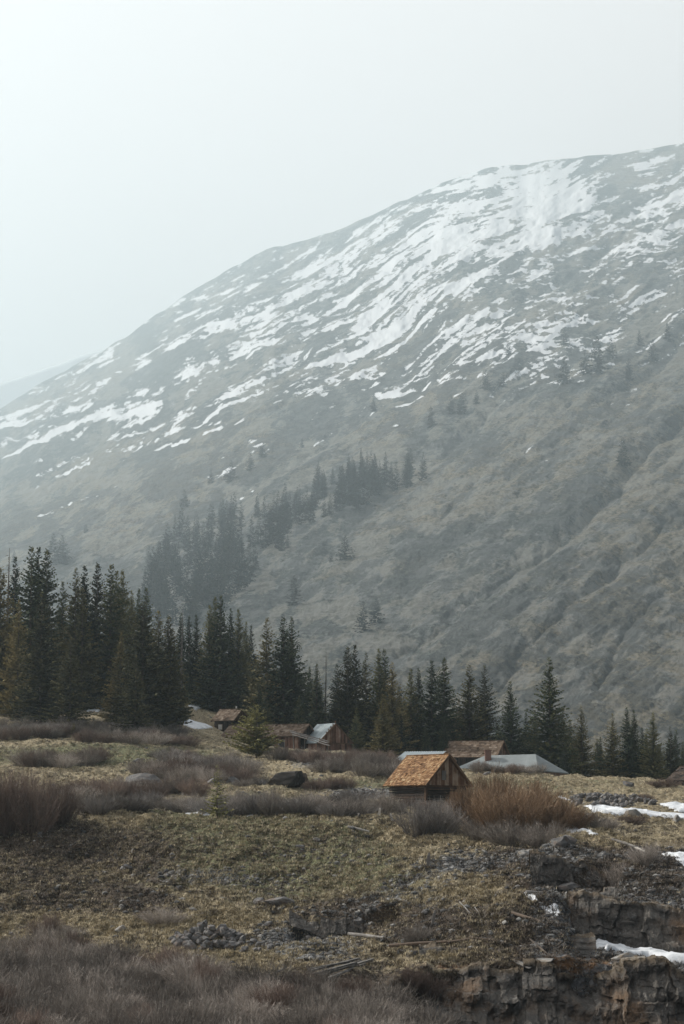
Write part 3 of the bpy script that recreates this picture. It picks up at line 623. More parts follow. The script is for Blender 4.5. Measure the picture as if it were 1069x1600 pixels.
# ------------------------------------------------------------------ rock ledges
def ledge(label, top, bot, nu, nv, amp, lipw, seed, name='rock_ledge', bs=1.0, off=.75):
    tp = np.array([pt(*p) for p in top]); bt = np.array([pt(*p) for p in bot])
    def res(P):
        s = np.concatenate([[0], np.cumsum(np.hypot(np.diff(P[:, 0]), np.diff(P[:, 1])))]); q = np.linspace(0, s[-1], nu)
        return np.stack([np.interp(q, s, P[:, i]) for i in range(3)], 1), q
    A, s = res(tp); B, _ = res(bt)
    A[:, 2] += fbm(s*.45, s*0, seed, 5)*.75+cell(s*.6/bs, s*0, seed+3)*.22; A[:, 1] += fbm(s*.5, s*0, seed+40, 4)*1.1*amp
    v = np.linspace(-.25, 1, nv); SS = np.repeat(s[None], nv, 0); VV_ = np.repeat(v[:, None], nu, 1)
    P = B[None]*(1-VV_[..., None])+A[None]*VV_[..., None]; Hh = P[..., 2]
    ph = VV_*2*math.pi*2.6+fbm(SS*.5, VV_*0, seed+50, 5)*3+cell(SS*.4, VV_*0, seed+51)*1.2; vh = VV_+(.05 if off > .7 else .0)*np.sin(ph)*sst(0, .15, VV_)*sst(1, .85, VV_)
    P[..., 1] = B[None, :, 1]*(1-vh)+A[None, :, 1]*vh
    wx = SS+fbm(SS*.5, Hh*.5, seed+1, 5)*.55+fbm(SS*4, Hh*4, seed+12, 3)*.06; wz = Hh+SS*.07+fbm(SS*.4+9, Hh*.6, seed+2, 5)*.4+fbm(SS*4+5, Hh*4, seed+13, 3)*.06
    d = cell(wx*.55/bs, wz*.42/bs, seed)*.55+cell(wx*1.25/bs, wz*.9/bs, seed+5)*.30+cell(wx*3.1/bs, wz*2.1/bs, seed+8)*.13+fbm(SS*.3, Hh*.5, seed+7, 4)*.5+fbm(SS*2.5, Hh*2.5, seed+9, 5)*.32
    bulge = sst(1.0, .86, VV_)
    P[..., 1] -= (d*amp)*(.35+.65*bulge)+off; P[..., 0] += fbm(SS*3, Hh*3, seed+20, 4)*.12*amp
    lip = sst(.90, 1.0, VV_)
    rows = [P]; lr = [lip]; last = P[-1]
    for k in range(1, 13):
        f = k/12; q = last.copy(); q[:, 1] += lipw*f; g = gzs(q[:, 0], q[:, 1])
        q[:, 2] = last[:, 2]*(1-sst(.3, 1, f))+(g-.12)*sst(.3, 1, f)+(fbm(s*1.3, q[:, 1]*1.3, seed+31, 4)*.22+cell(s*.9, q[:, 1]*.9, seed+33)*.10)*math.sin(math.pi*min(f*1.3, 1))
        rows.append(q[None]); lr.append(np.ones((1, nu)))
    Vv = np.concatenate(rows); LL = np.concatenate(lr)
    org = Vv[0, nu//2].copy(); 
    me = np_mesh(name, (Vv-org).reshape(-1, 3), grid_faces(len(Vv), nu), smooth=False, attrs={'lip': LL})
    o = link(name, me, None, M_CLIFF); o.location = org; tag(o, label, 'rock ledge'); return o
ledge('broad blocky dark brown rock face across the bottom right corner', [(668,1506,75.9),(720,1508,76),(780,1512,76),(830,1503,76.2),(872,1506,76.2),(915,1524,76),(960,1504,76.3),(1010,1514,76.2),(1069,1518,76.2),(1180,1520,76)],
      [(660,1600,72.6),(760,1640,72.2),(900,1655,72.4),(1069,1660,72.8),(1190,1660,73)], 560, 200, .75, 2.2, 11)
ledge('tall dark vertical rock wall behind the lower right snow bank', [(886,1400,86.6),(915,1402,86),(950,1408,85.6),(1000,1414,85.4),(1040,1416,85.3),(1069,1420,85.2),(1180,1418,85.2)],
      [(890,1470,84.6),(925,1476,84.2),(960,1488,83.9),(1000,1488,83.8),(1069,1498,83.7),(1190,1500,83.7)], 420, 120, .5, 2.0, 43, bs=.8)
ledge('small dark rock face with square blocks below the orange bush', [(828,1350,92.8),(842,1345,92.7),(880,1346,92.7),(930,1351,92.6),(968,1356,92.5)],
      [(828,1382,92.1),(860,1390,92.1),(900,1398,92),(966,1404,92)], 220, 60, .32, 1.4, 71, bs=.6, off=.3)
ledge('long low shaded rock bank in the middle of the slope', [(452,1424,89),(500,1430,88.8),(560,1437,88.5),(612,1443,88.2),(628,1446,88)],
      [(452,1440,88.4),(500,1458,88.2),(570,1462,87.9),(628,1458,87.6)], 240, 40, .22, 1.0, 93, bs=.5, off=.2)
ledge('squared brown rock block edge left of the bluish snow bank', [(846,1450,82),(868,1447,82),(900,1449,81.9),(927,1454,81.8)], [(846,1466,81.2),(868,1480,80.8),(900,1486,80.6),(929,1488,80.6)], 200, 60, .3, 1.4, 171, bs=.7, off=.9)
ledge('low rust brown earth bank just above the orange clay', [(655,1486,78.4),(680,1482,78.6),(720,1480,78.7),(790,1480,78.6),(858,1474,78.8)], [(655,1494,78),(680,1498,78),(720,1497,78),(790,1496,78),(858,1492,78.1)], 300, 36, .3, 1.2, 131, bs=.5, off=.45)
ledge('broken dark rock band between the rock wall and the pond', [(905,1384,89.2),(950,1380,89.3),(1000,1386,89),(1069,1390,88.6),(1150,1392,88.4)], [(905,1398,88.6),(950,1396,88.6),(1000,1402,88.3),(1069,1404,88.1),(1150,1406,88)], 300, 40, .4, 1.2, 151, bs=.5, off=.5)
# ------------------------------------------------------------------ snow patches and pond
def inpoly(x, y, P):
    r = np.zeros(x.shape, bool); d = np.full(x.shape, 9e9); n = len(P)
    for i in range(n):
        ax, ay = P[i]; bx, by = P[(i+1) % n]
        c = ((ay > y) != (by > y)) & (x < (bx-ax)*(y-ay)/(by-ay+1e-12)+ax); r ^= c
        t = np.clip(((x-ax)*(bx-ax)+(y-ay)*(by-ay))/((bx-ax)**2+(by-ay)**2+1e-9), 0, 1)
        d = np.minimum(d, np.hypot(x-ax-t*(bx-ax), y-ay-t*(by-ay)))
    return np.where(r, d, -d)
def snow_patch(poly, label, th=.16, n=110, edge=.35, flat=0.0):
    P = [tuple(hit(*p)[:2]) for p in poly]; a = np.array(P); lo_, hi_ = a.min(0)-.6, a.max(0)+.6
    x, y = np.meshgrid(np.linspace(lo_[0], hi_[0], n), np.linspace(lo_[1], hi_[1], n)); g = gzs(x, y)
    d = inpoly(x, y, P)+fbm(x*.9, y*.5, 500, 4)*edge*1.1
    # the sheet lies on a smoothed ground
    gs = g.copy()
    for _ in range(30): gs[1:-1, 1:-1] = (gs[:-2, 1:-1]+gs[2:, 1:-1]+gs[1:-1, :-2]+gs[1:-1, 2:]+gs[1:-1, 1:-1])/5
    z = np.where(d > 0, np.maximum(g-.05, gs)+th*np.sqrt(np.clip(d/edge, 0, 1)), g-.1)
    ok = d > -.12; F4 = grid_faces(n, n); F4 = F4[ok.ravel()[F4].all(1)]
    if not len(F4): return
    u, inv = np.unique(F4, return_inverse=True); V = np.stack([x, y, z], -1).reshape(-1, 3)[u]; org = V.mean(0)
    o = link('snow_patch', np_mesh('snow_patch', V-org, inv.reshape(F4.shape), smooth=True), None, M_SNOW); o.location = org
    tag(o, label, 'snow patch', 'old snow patches left on the ground')
snow_patch([(911,1259),(936,1258),(969,1261),(981,1264),(1003,1266),(1028,1269),(1069,1272),(1120,1275),(1120,1282),(1048,1279),(1026,1276.5),(1004,1272),(977,1273),(958,1274),(938,1272),(924,1267)], 'long white snow strip behind the pointed grey boulder at right')
snow_patch([(1030,1256),(1069,1257),(1120,1258),(1120,1271),(1060,1269),(1050,1265)], 'white snow field touching the right edge above the long strip')
snow_patch([(870,1243),(880,1244),(892,1251),(887,1253),(876,1248)], 'small snow streak just right of the orange bush top', .12)
snow_patch([(1036,1334),(1069,1335),(1130,1335),(1130,1366),(1069,1357),(1056,1347),(1047,1339)], 'bright snow bank on the near shore of the brown pond')
snow_patch([(927,1466),(945,1472),(964,1481),(995,1480),(1030,1488),(1069,1496),(1160,1502),(1160,1522),(1069,1508),(1041,1503),(1013,1497),(983,1492),(946,1490),(925,1484)], 'bluish white snow bank at the foot of the tall rock wall', .3, 160)
snow_patch([(822,1396),(830,1398),(841,1406),(839,1408.5),(828,1402)], 'short snow streak high in the gully', .05)
snow_patch([(843,1413),(856,1419),(877,1429),(874,1431),(855,1422),(843,1415)], 'narrow snow streak low in the gully above the brown block', .05)
snow_patch([(286,1270),(318,1270),(346,1271),(344,1272.6),(288,1271.8)], 'thin white snow line left on the grassy crest', .06)
snow_patch([(352,1270.4),(378,1271),(404,1272.3),(398,1273.4),(352,1272)], 'thin broken snow line on the crest below the pale willows', .06)
snow_patch([(880,1294.5),(905,1296),(930,1301),(938,1305),(925,1306),(900,1300)], 'thin snow line under the right end of the orange bush', .13)
snow_patch([(132,1106),(140,1095),(158,1094),(168,1106),(152,1113),(135,1112)], 'snow between the trunks of the left spruces', .2)
snow_patch([(146,1084),(152,1076),(170,1080),(172,1094),(150,1094)], 'small snow patch deeper in the left spruces', .2)
snow_patch([(284,1094),(305,1096),(324,1101),(318,1105),(286,1102)], 'upper thin snow strip on the bank left of the small cabin', .2)
snow_patch([(282,1124),(300,1127),(322,1133),(334,1139),(310,1140),(284,1133)], 'lower wide snow strip on the bank left of the small cabin', .2)
snow_patch([(252,1118),(262,1113),(282,1124),(278,1129),(258,1124)], 'snow showing under the boughs of the large left spruce', .2)
pc = pt(1072, 1318, 107); n = 48; V = [(0, 0, 0)]
for i in range(n):
    a = 2*math.pi*i/n; r = 1+.10*math.sin(3*a+1)+.05*math.sin(7*a); V.append((5.3*r*math.cos(a), 17.5*r*math.sin(a), 0))
me = bpy.data.meshes.new('pond'); me.from_pydata(V, [], [(0, 1+i, 1+(i+1) % n) for i in range(n)]); o = link('pond_water', me, None, M_WATER); o.location = (pc[0], pc[1], pc[2]-.22)
tag(o, 'small brown still pond at the right edge', 'pond', kind='structure')
# ------------------------------------------------------------------ conifers
def card_quads(P, D, Sd, l, w):
    """diamond quads starting at P along D with half width w*Sd"""
    a = P; b = P+D*(l*.45)[:, None]+Sd*w[:, None]; c = P+D*l[:, None]; d = P+D*(l*.45)[:, None]-Sd*w[:, None]
    V = np.stack([a, b, c, d], 1).reshape(-1, 3); return V, np.arange(len(V)).reshape(-1, 4)
def norm(a): return a/np.maximum(np.linalg.norm(a, axis=1, keepdims=True), 1e-9)
def spruce(seed, H=20., Rd=2.9, whorl=.36, nb=9, step=.26, per=3, low=.03, power=.85, card=(.66,.17), gap=.06, droop=.30, mat=None, trunkmat=None, twin=None):
    g = np.random.default_rng(seed); PP = []; DD = []; LL = []; BR = []
    stems = [(0, 0, 0, H, Rd)]
    if twin: stems.append(twin)
    for (ox, oy, z_, HH, RR) in stems:
        z = HH*low; lop = g.uniform(0, 6.28)
        while z < HH*.985:
            t = z/HH; n = max(4, int(nb*(1-t*.45))); r0 = RR*((1-t)**power)*min(1, .62+t*3.2)+.04
            for k in range(n):
                if g.random() < gap: continue
                a = g.uniform(0, 6.28); ln = r0*g.uniform(.62, 1.18)*(1+.12*math.cos(a-lop)); zz = z+g.uniform(-.5, .5)*whorl
                m_ = max(2, int(ln/step)+1); s = (np.arange(m_)+g.random(m_)*.8)/m_
                dr = droop*(1-t)*g.uniform(.5, 1.3)-.45*t; o = np.array([math.cos(a), math.sin(a), 0.])
                p = np.stack([ox+o[0]*ln*s, oy+o[1]*ln*s, zz-dr*ln*s+.22*ln*s*s], 1)
                sdv = np.array([-o[1], o[0], 0.])
                for q in range(per):
                    sd = g.normal(0, .75, m_)[:, None]; d = norm(o[None]*1.0+sdv[None]*sd+np.stack([0*s, 0*s, g.normal(-.12, .35, m_)], 1))
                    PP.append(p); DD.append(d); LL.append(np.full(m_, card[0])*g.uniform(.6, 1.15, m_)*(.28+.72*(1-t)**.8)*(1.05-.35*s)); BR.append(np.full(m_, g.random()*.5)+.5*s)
            z += whorl*g.uniform(.75, 1.2)*(1-.35*t)
        # leader
        PP.append(np.array([[ox, oy, HH*.95]]*3)+g.normal(0, .03, (3, 3))); DD.append(norm(np.array([[0, 0, 1.]]*3)+g.normal(0, .12, (3, 3)))); LL.append(np.array([HH*.045]*3)); BR.append(np.ones(3))
    P = np.concatenate(PP); D = np.concatenate(DD); Ln = np.concatenate(LL); B = np.concatenate(BR)
    Sd = norm(np.cross(D, g.normal(0, 1, D.shape)*np.array([.6, .6, 1.2]))); V, Fq = card_quads(P, D, Sd, Ln, np.full(len(P), card[1])*g.uniform(.6, 1.3, len(P))*np.minimum(1, Ln/card[0]+.25)*np.where((np.abs(P[:, 0])+np.abs(P[:, 1]) < .12) & (P[:, 2] > H*.9), .45, 1))
    cm = np_mesh('crown', V, Fq, B); cm.materials.append(mat or M_NEEDLE)
    mb = MB()
    for (ox, oy, z_, HH, RR) in stems:
        pts = [(ox*min(1, .2+i), oy*min(1, .2+i), HH*(-.03+.97*i/7)) for i in range(8)]; mb.tube(pts, [HH*.0125*(1-.92*i/7) for i in range(8)], 7, .5)
    tm = mb.mesh('trunk'); tm.materials.append(trunkmat or M_BARK); return cm, tm, H
M_NEEDLE_OLIVE_LIT = needle('lit_olive_spruce_needles', (.032,.037,.020), (.115,.112,.050), (.31,.25,.11))  # olive needle copy, brightened so the sunlit look sits in its colour
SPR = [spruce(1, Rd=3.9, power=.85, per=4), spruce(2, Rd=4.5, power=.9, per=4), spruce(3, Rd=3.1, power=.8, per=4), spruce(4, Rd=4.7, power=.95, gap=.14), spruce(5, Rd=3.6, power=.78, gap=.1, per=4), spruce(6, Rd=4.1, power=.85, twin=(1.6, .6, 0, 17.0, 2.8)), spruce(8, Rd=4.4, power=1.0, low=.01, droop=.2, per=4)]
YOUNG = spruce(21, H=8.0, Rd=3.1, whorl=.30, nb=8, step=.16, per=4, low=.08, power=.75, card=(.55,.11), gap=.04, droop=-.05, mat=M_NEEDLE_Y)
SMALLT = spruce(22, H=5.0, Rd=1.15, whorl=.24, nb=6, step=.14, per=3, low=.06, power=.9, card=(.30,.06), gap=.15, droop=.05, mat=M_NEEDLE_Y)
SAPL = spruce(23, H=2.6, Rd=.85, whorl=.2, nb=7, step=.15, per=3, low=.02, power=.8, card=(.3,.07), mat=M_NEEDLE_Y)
def snag(seed):
    g = random.Random(seed); mb = MB(); mb.tube([(.0, 0, -.5), (.05, 0, 6), (.15, .1, 12), (.2, .1, 18)], [.24, .17, .10, .02], 6)
    for k in range(75):
        z = g.uniform(4, 17.4); a = g.uniform(0, 6.28); l = g.uniform(.5, 1.5)*(1.15-z/20)
        mb.tube([(.1, 0, z), (.1+math.cos(a)*l*.6, math.sin(a)*l*.6, z-.05), (.1+math.cos(a)*l, math.sin(a)*l, z-.3*l)], [.04, .025, .01], 3)
    me = mb.mesh('bare_branches'); me.materials.append(M_SNAG); return me
SNAG = snag(3)
proto = {}
def place_tree(kind, loc, h, label, cat='spruce tree', group=None, wide=1.0, name='spruce_tree'):
    cm, tm, H = kind; s = h/H
    root = empty(name, loc, label, cat, group, rng.uniform(0, 6.28)); root.scale = (s*wide, s*wide, s)
    link('trunk', tm, root); link('crown', cm, root); return root
def tree_at(px, ytop, Y, **k):
    p = pt(px, ytop, Y); z0 = gz(p[0], p[1]); return Vector((p[0], p[1], z0-.25)), p[2]-z0+.25
GRP = 'spruces of the forest edge across the middle'
TL = [ # px, top y, distance, variant, width, label
 (2,884,192,0,1.15,'tall dark spruce cut by the left edge of the picture'),
 (24,868,206,2,.9,'hazy narrow spruce just right of the bare snag at far left'),
 (50,852,200,4,1.1,'very tall spruce whose tip is the highest of the left group'),
 (61,853,202,2,1.0,'tall slim spruce, middle of the three highest left tips'),
 (74,856,204,0,1.0,'tall dark spruce, right hand of the three highest left tips'),
 (66,925,183,1,1.15,'broad olive green spruce standing in front of the tallest left trio'),
 (30,935,189,6,.9,'half hidden spruce between the left edge and the broad olive one'),
 (98,907,206,2,1.0,'narrow dark spruce tip in the gap right of the tallest trio'),
 (119,884,198,5,1.0,'tall twin-topped spruce above the small brownish front one'),
 (133,882,200,2,1.1,'slim spruce touching the right side of the twin-topped one'),
 (153,878,206,0,.95,'pointed dark spruce rising alone behind the slim brownish pair'),
 (174,880,200,4,1.1,'dense blackish spruce left of two close narrow tips'),
 (183,890,202,2,1.0,'narrow spruce tip between two dense blackish spruces'),
 (192,889,204,0,.95,'dark spruce ending the high row before the dip at left'),
 (111,993,180,3,1.2,'shorter olive-brown spruce in front with snow at its right foot'),
 (206,921,206,2,.9,'hazy slim spruce in the dip, left of three small tips'),
 (217,918,208,0,.8,'hazy slim spruce in the dip, middle of three small tips'),
 (229,917,206,4,.95,'hazy spruce in the dip, right of three small tips'),
 (224,938,184,1,1.3,'very broad brownish spruce at the centre of the left front clump'),
 (248,952,186,5,1.2,'dark spruce forming the right half of the left front clump'),
 (264,960,186,0,1.1,'drooping spruce at the right end of the left front clump above snow'),
 (190,985,186,6,1.0,'lower flank spruce at the left side of the broad brownish clump'),
 (213,1022,178,3,1.1,'small full spruce standing in front of the broad brownish clump'),
 (283,957,222,2,.9,'thin spruce tip first to the right of the left front clump'),
 (296,961,224,4,.9,'thin dark spruce above the upper snow strip'),
 (307,959,226,0,.8,'hazy thin spruce behind the upper snow strip'),
 (328,944,223,2,1.0,'straight slim spruce left of the tallest pair by the small cabin'),
 (336,931,224,0,1.0,'tall slim spruce, left of the pair above the small cabin'),
 (345,928,222,4,1.1,'tall dense spruce, right of the pair above the small cabin'),
 (361,949,225,2,.9,'slim dark spruce, left of two narrow tips behind the small cabin'),
 (373,950,224,0,.9,'slim dark spruce, right of two narrow tips behind the small cabin'),
 (385,970,226,2,.8,'lower hazy spruce tip just left of the great dark clump'),
 (393,975,228,4,.7,'last hazy spruce tip before the great dark clump'),
 (417,963,203,3,1.15,'great dark spruce, left shoulder of the central clump'),
 (443,962,202,1,1.15,'great dark spruce, middle of the central clump'),
 (456,961,204,5,1.05,'great dark spruce, right shoulder of the central clump'),
 (484,1041,208,0,.9,'lower spruce on the right skirt of the central clump'),
 (495,1036,206,2,1.0,'low spruce left of the thin bare snag at centre'),
 (527,1037,207,4,1.0,'low dark spruce right of the thin bare snag at centre'),
 (543,1008,200,0,1.05,'olive lit spruce, left of the pair behind the board barn'),
 (555,1006,202,2,1.1,'olive lit spruce, right of the pair behind the board barn'),
 (572,1017,204,3,.95,'dark spruce between the olive pair and the tall middle trio'),
 (592,1012,202,2,1.05,'tall spruce, left tip of the trio right of the board barn'),
 (601,1013,203,4,1.0,'tall spruce, middle tip of the trio right of the board barn'),
 (613,1033,200,1,1.0,'olive spruce, right tip of the trio right of the board barn'),
 (598,1083,184,6,1.25,'full dark spruce in front with its base on the willows'),
 (642,1043,204,0,1.0,'slim spruce, left of a close pair above the grey willows'),
 (654,1042,205,2,1.0,'slim spruce, right of a close pair above the grey willows'),
 (674,1030,202,4,1.2,'broad spruce, left half of the tall block above the near cabin'),
 (694,1026,203,0,1.2,'broad spruce, right half of the tall block above the near cabin'),
 (717,1090,205,3,.9,'low spruce in the notch above the brown shingled house'),
 (733,1037,204,1,1.15,'tapering spruce, left of the pair above the brown shingled house'),
 (757,1037,205,3,1.1,'tapering spruce, right of the pair above the brown shingled house'),
 (797,1062,201,6,1.15,'conical spruce standing alone above the brick chimney'),
 (822,1112,206,0,.9,'short hazy spruce tucked left of the tallest right spruce'),
 (858,1025,200,1,1.15,'tallest spruce of the right side, above the grey hipped roof'),
 (879,1105,204,4,.9,'small spruce at the right foot of the tallest right spruce'),
 (908,1101,202,3,1.0,'medium spruce alone between the tallest right spruce and the last group'),
 (938,1150,206,0,.9,'short hazy spruce at the left of the last right group'),
 (957,1113,202,3,1.1,'open branched spruce, first of the last right group'),
 (979,1103,203,4,1.0,'dark spruce, highest of the last right group'),
 (990,1108,204,2,1.0,'slim spruce leaning on the highest of the last right group'),
 (1003,1135,207,0,.9,'low spruce in the gap of the last right group'),
 (1020,1112,202,1,1.05,'broad spruce with a notched top near the right edge'),
 (1047,1133,205,3,.95,'hazy spruce between the notched one and the right edge'),
 (1067,1158,204,4,.95,'small spruce cut by the right edge of the picture')]
SPR_LIT = []
for k_ in SPR:
    cm2 = k_[0].copy(); cm2.materials[0] = M_NEEDLE_OLIVE_LIT; SPR_LIT.append((cm2, k_[1], k_[2]))
for px_, yt, Y_, v_, wd_, lb in TL:
    p, h = tree_at(px_, yt, Y_); wd_ *= .95
    place_tree((SPR_LIT if (Y_ <= 192 or 'olive' in lb or 'brown' in lb or v_ == 3) else SPR)[v_], p, h, lb, group=GRP, wide=wd_*20/h*min(1.25, (h/17)))
for i in range(46):   # the rows behind, mostly hidden
    px_ = -60+i*25.5+rng.uniform(-8, 8); top_ = np.interp(px_, [0, 90, 200, 230, 290, 400, 470, 520, 600, 700, 780, 870, 940, 1069], [960, 950, 945, 985, 1010, 1015, 1040, 1075, 1075, 1080, 1115, 1125, 1146, 1150])+rng.uniform(-14, 22)
    p, h = tree_at(px_, top_, rng.uniform(210, 226)+(14 if 270 < px_ < 400 else 0)); place_tree(SPR[int(rng.integers(0, 7))], p, h, 'dark spruce filling the shaded rows behind the forest edge', group='spruces in the shaded rows behind the forest edge', wide=20/h*.8)
for i in range(26):   # low undergrowth spruces between the trunks
    px_ = [10,45,88,140,165,180,240,262,272,250,410,415,400,430,465,490,515,560,580,625,665,690,770,830,885,970][i]+rng.uniform(-5, 5); p, h = tree_at(px_, np.interp(px_, [0, 300, 500, 700, 1069], [1045, 1040, 1110, 1130, 1185])+rng.uniform(-15, 15), rng.uniform(192, 204))
    place_tree(SPR[int(rng.integers(0, 7))], p, h, 'lower dark spruce closing a gap among the trunks of the forest edge', group='lower spruces closing the gaps of the forest edge', wide=1.15)
p, h = tree_at(401, 1099, 168); p = hit(401, 1184); h = (1184-1099)/pxm(p); place_tree(YOUNG, p-Vector((0,0,.1)), h, 'lone bushy yellow-green spruce standing before the long cabin', wide=1.45)
p = hit(339, 1277); place_tree(SMALLT, p, (1277-1196)/pxm(p), 'thin sparse young spruce on the crest left of centre', wide=1.35)
for px_, yb, yt, lb in ((199,1147,1120,'tiny round spruce sapling at the foot of the left clump'), (115,1152,1130,'tiny dark spruce sapling in the left grass'), (352,1215,1192,'tiny yellowish sapling among the willows below the cabins')):
    p = hit(px_, yb); place_tree(SAPL, p, (yb-yt)/pxm(p), lb, 'spruce sapling', name='spruce_sapling')
for px_, yt, Y_, lb in ((12,856,203,'bare grey dead spruce at the far left edge'), (508,1018,207,'thin bare dead spruce at the centre of the forest'), (284,950,210,'thin bare dead spruce behind the left front clump')):
    p, h = tree_at(px_, yt, Y_); o = link('dead_spruce', SNAG, None); o.location = p; o.scale = (h/18,)*3; tag(o, lb, 'dead tree')
# mountain trees
MTR = []
for sd in range(5):
    cm, tm, H = spruce(50+sd, H=20, Rd=[4.6,5.2,4.0,6.0,4.8][sd], whorl=.85, nb=7, step=.8, per=2, card=(1.5,.42), gap=.05, low=.01, mat=M_NEEDLE_F); cm.name = 'far_spruce'; MTR.append(cm)
def mtree(px_, yb, yt, lb, grp=None, w=1.0):
    p = mhit(px_, yb); h = (yb-yt)*p[1]/F; o = link('mountain_spruce', MTR[int(rng.integers(0, 5))]); o.location = p; o.scale = (h/20*w, h/20*w, h/20); o.rotation_euler.z = rng.uniform(0, 6)
    tag(o, lb, 'spruce tree', grp)
SOLO = [(795,556,536,'rounded far spruce beside snow below the snowfields'),(883,540,514,'far spruce beneath the snow streak right of centre'),(883,601,563,'low wide far spruce starting the upper right row'),(914,586,550,'far spruce in the middle of the upper right row'),(935,582,530,'tallest far spruce of the upper right row'),(955,562,530,'far spruce ending the upper right row'),(1000,540,518,'pale far spruce high near the right edge'),(1020,564,534,'yellowish far spruce high near the right edge'),(1044,534,508,'widest pale far spruce touching the right edge heights'),(983,596,565,'bluish far spruce below the upper right row'),(973,730,686,'solitary far spruce in the bare slope at right'),(760,611,582,'far spruce, left of the pair in the middle height'),(786,605,583,'far spruce, right of the pair in the middle height'),(705,648,620,'far spruce, left of the double above the ridge stand'),(722,648,617,'far spruce, right of the double above the ridge stand'),(745,632,612,'faint far spruce between two pairs'),(674,668,636,'narrow far spruce over the right end of the ridge stand'),(585,643,623,'tiny rounded far spruce alone by the snow crumbs'),(412,716,694,'round far spruce, highest of the left diagonal'),(392,737,712,'far spruce second of the left diagonal'),(361,752,722,'narrow far spruce third of the left diagonal'),(329,756,737,'squat far spruce ending the left diagonal'),(472,700,686,'tiny far spruce alone right of the left diagonal'),(541,876,839,'solitary far spruce on the lower open slope'),(517,879,865,'tiny far shrubby spruce beside the solitary one'),(450,856,838,'far spruce just off the right edge of the large stand'),(460,946,904,'faint far spruce low on the slope above the central clump'),(589,976,937,'faint far spruce, right of the low shaded pair'),(568,988,944,'faint far spruce, left of the low shaded pair'),(82,880,838,'hazy far spruce, left of the pair above the left forest'),(96,882,840,'hazy far spruce, right of the pair above the left forest'),(22,880,862,'hazy far spruce beyond the left snag'),(134,833,820,'low hazy far spruce on the grassy shoulder'),(289,792,766,'faint far spruce above the large stand'),(262,860,822,'faint far spruce at the upper left of the large stand')]
for a, b, c_, lb in SOLO: mtree(a, b, b-(b-c_)*1.12, lb, 'scattered spruces on the mountainside', 1.6)
def stand(poly, n, hpx, lb, grp):
    a = np.array(poly, float); k = 0
    while k < n:
        x = rng.uniform(a[:, 0].min(), a[:, 0].max()); y = rng.uniform(a[:, 1].min(), a[:, 1].max())
        if inpoly(np.array([x]), np.array([y]), poly)[0] < 0: continue
        mtree(x, y, y-hpx(y)*rng.uniform(.7, 1.15), lb, grp, rng.uniform(.8, 1.0)); k += 1
stand([(222,985),(228,900),(262,850),(300,830),(350,812),(420,800),(500,790),(505,815),(450,850),(425,885),(380,920),(340,965),(300,985)], 135, lambda y: np.interp(y, [790, 985], [42, 78]), 'dark hazy spruce in the large dense stand on the lower mountainside', 'spruces of the large dense stand on the mountainside')
stand([(520,800),(532,755),(560,745),(600,752),(640,742),(690,728),(680,742),(640,765),(590,775),(555,803)], 46, lambda y: np.interp(y, [730, 800], [42, 56]), 'dark hazy spruce in the smaller dense stand higher on the mountainside', 'spruces of the smaller dense stand on the mountainside')
stand([(478,800),(500,755),(535,742),(560,750),(545,800),(510,812)], 16, lambda y: 40, 'dark hazy spruce in the gap linking the two mountainside stands', 'spruces linking the two mountainside stands')
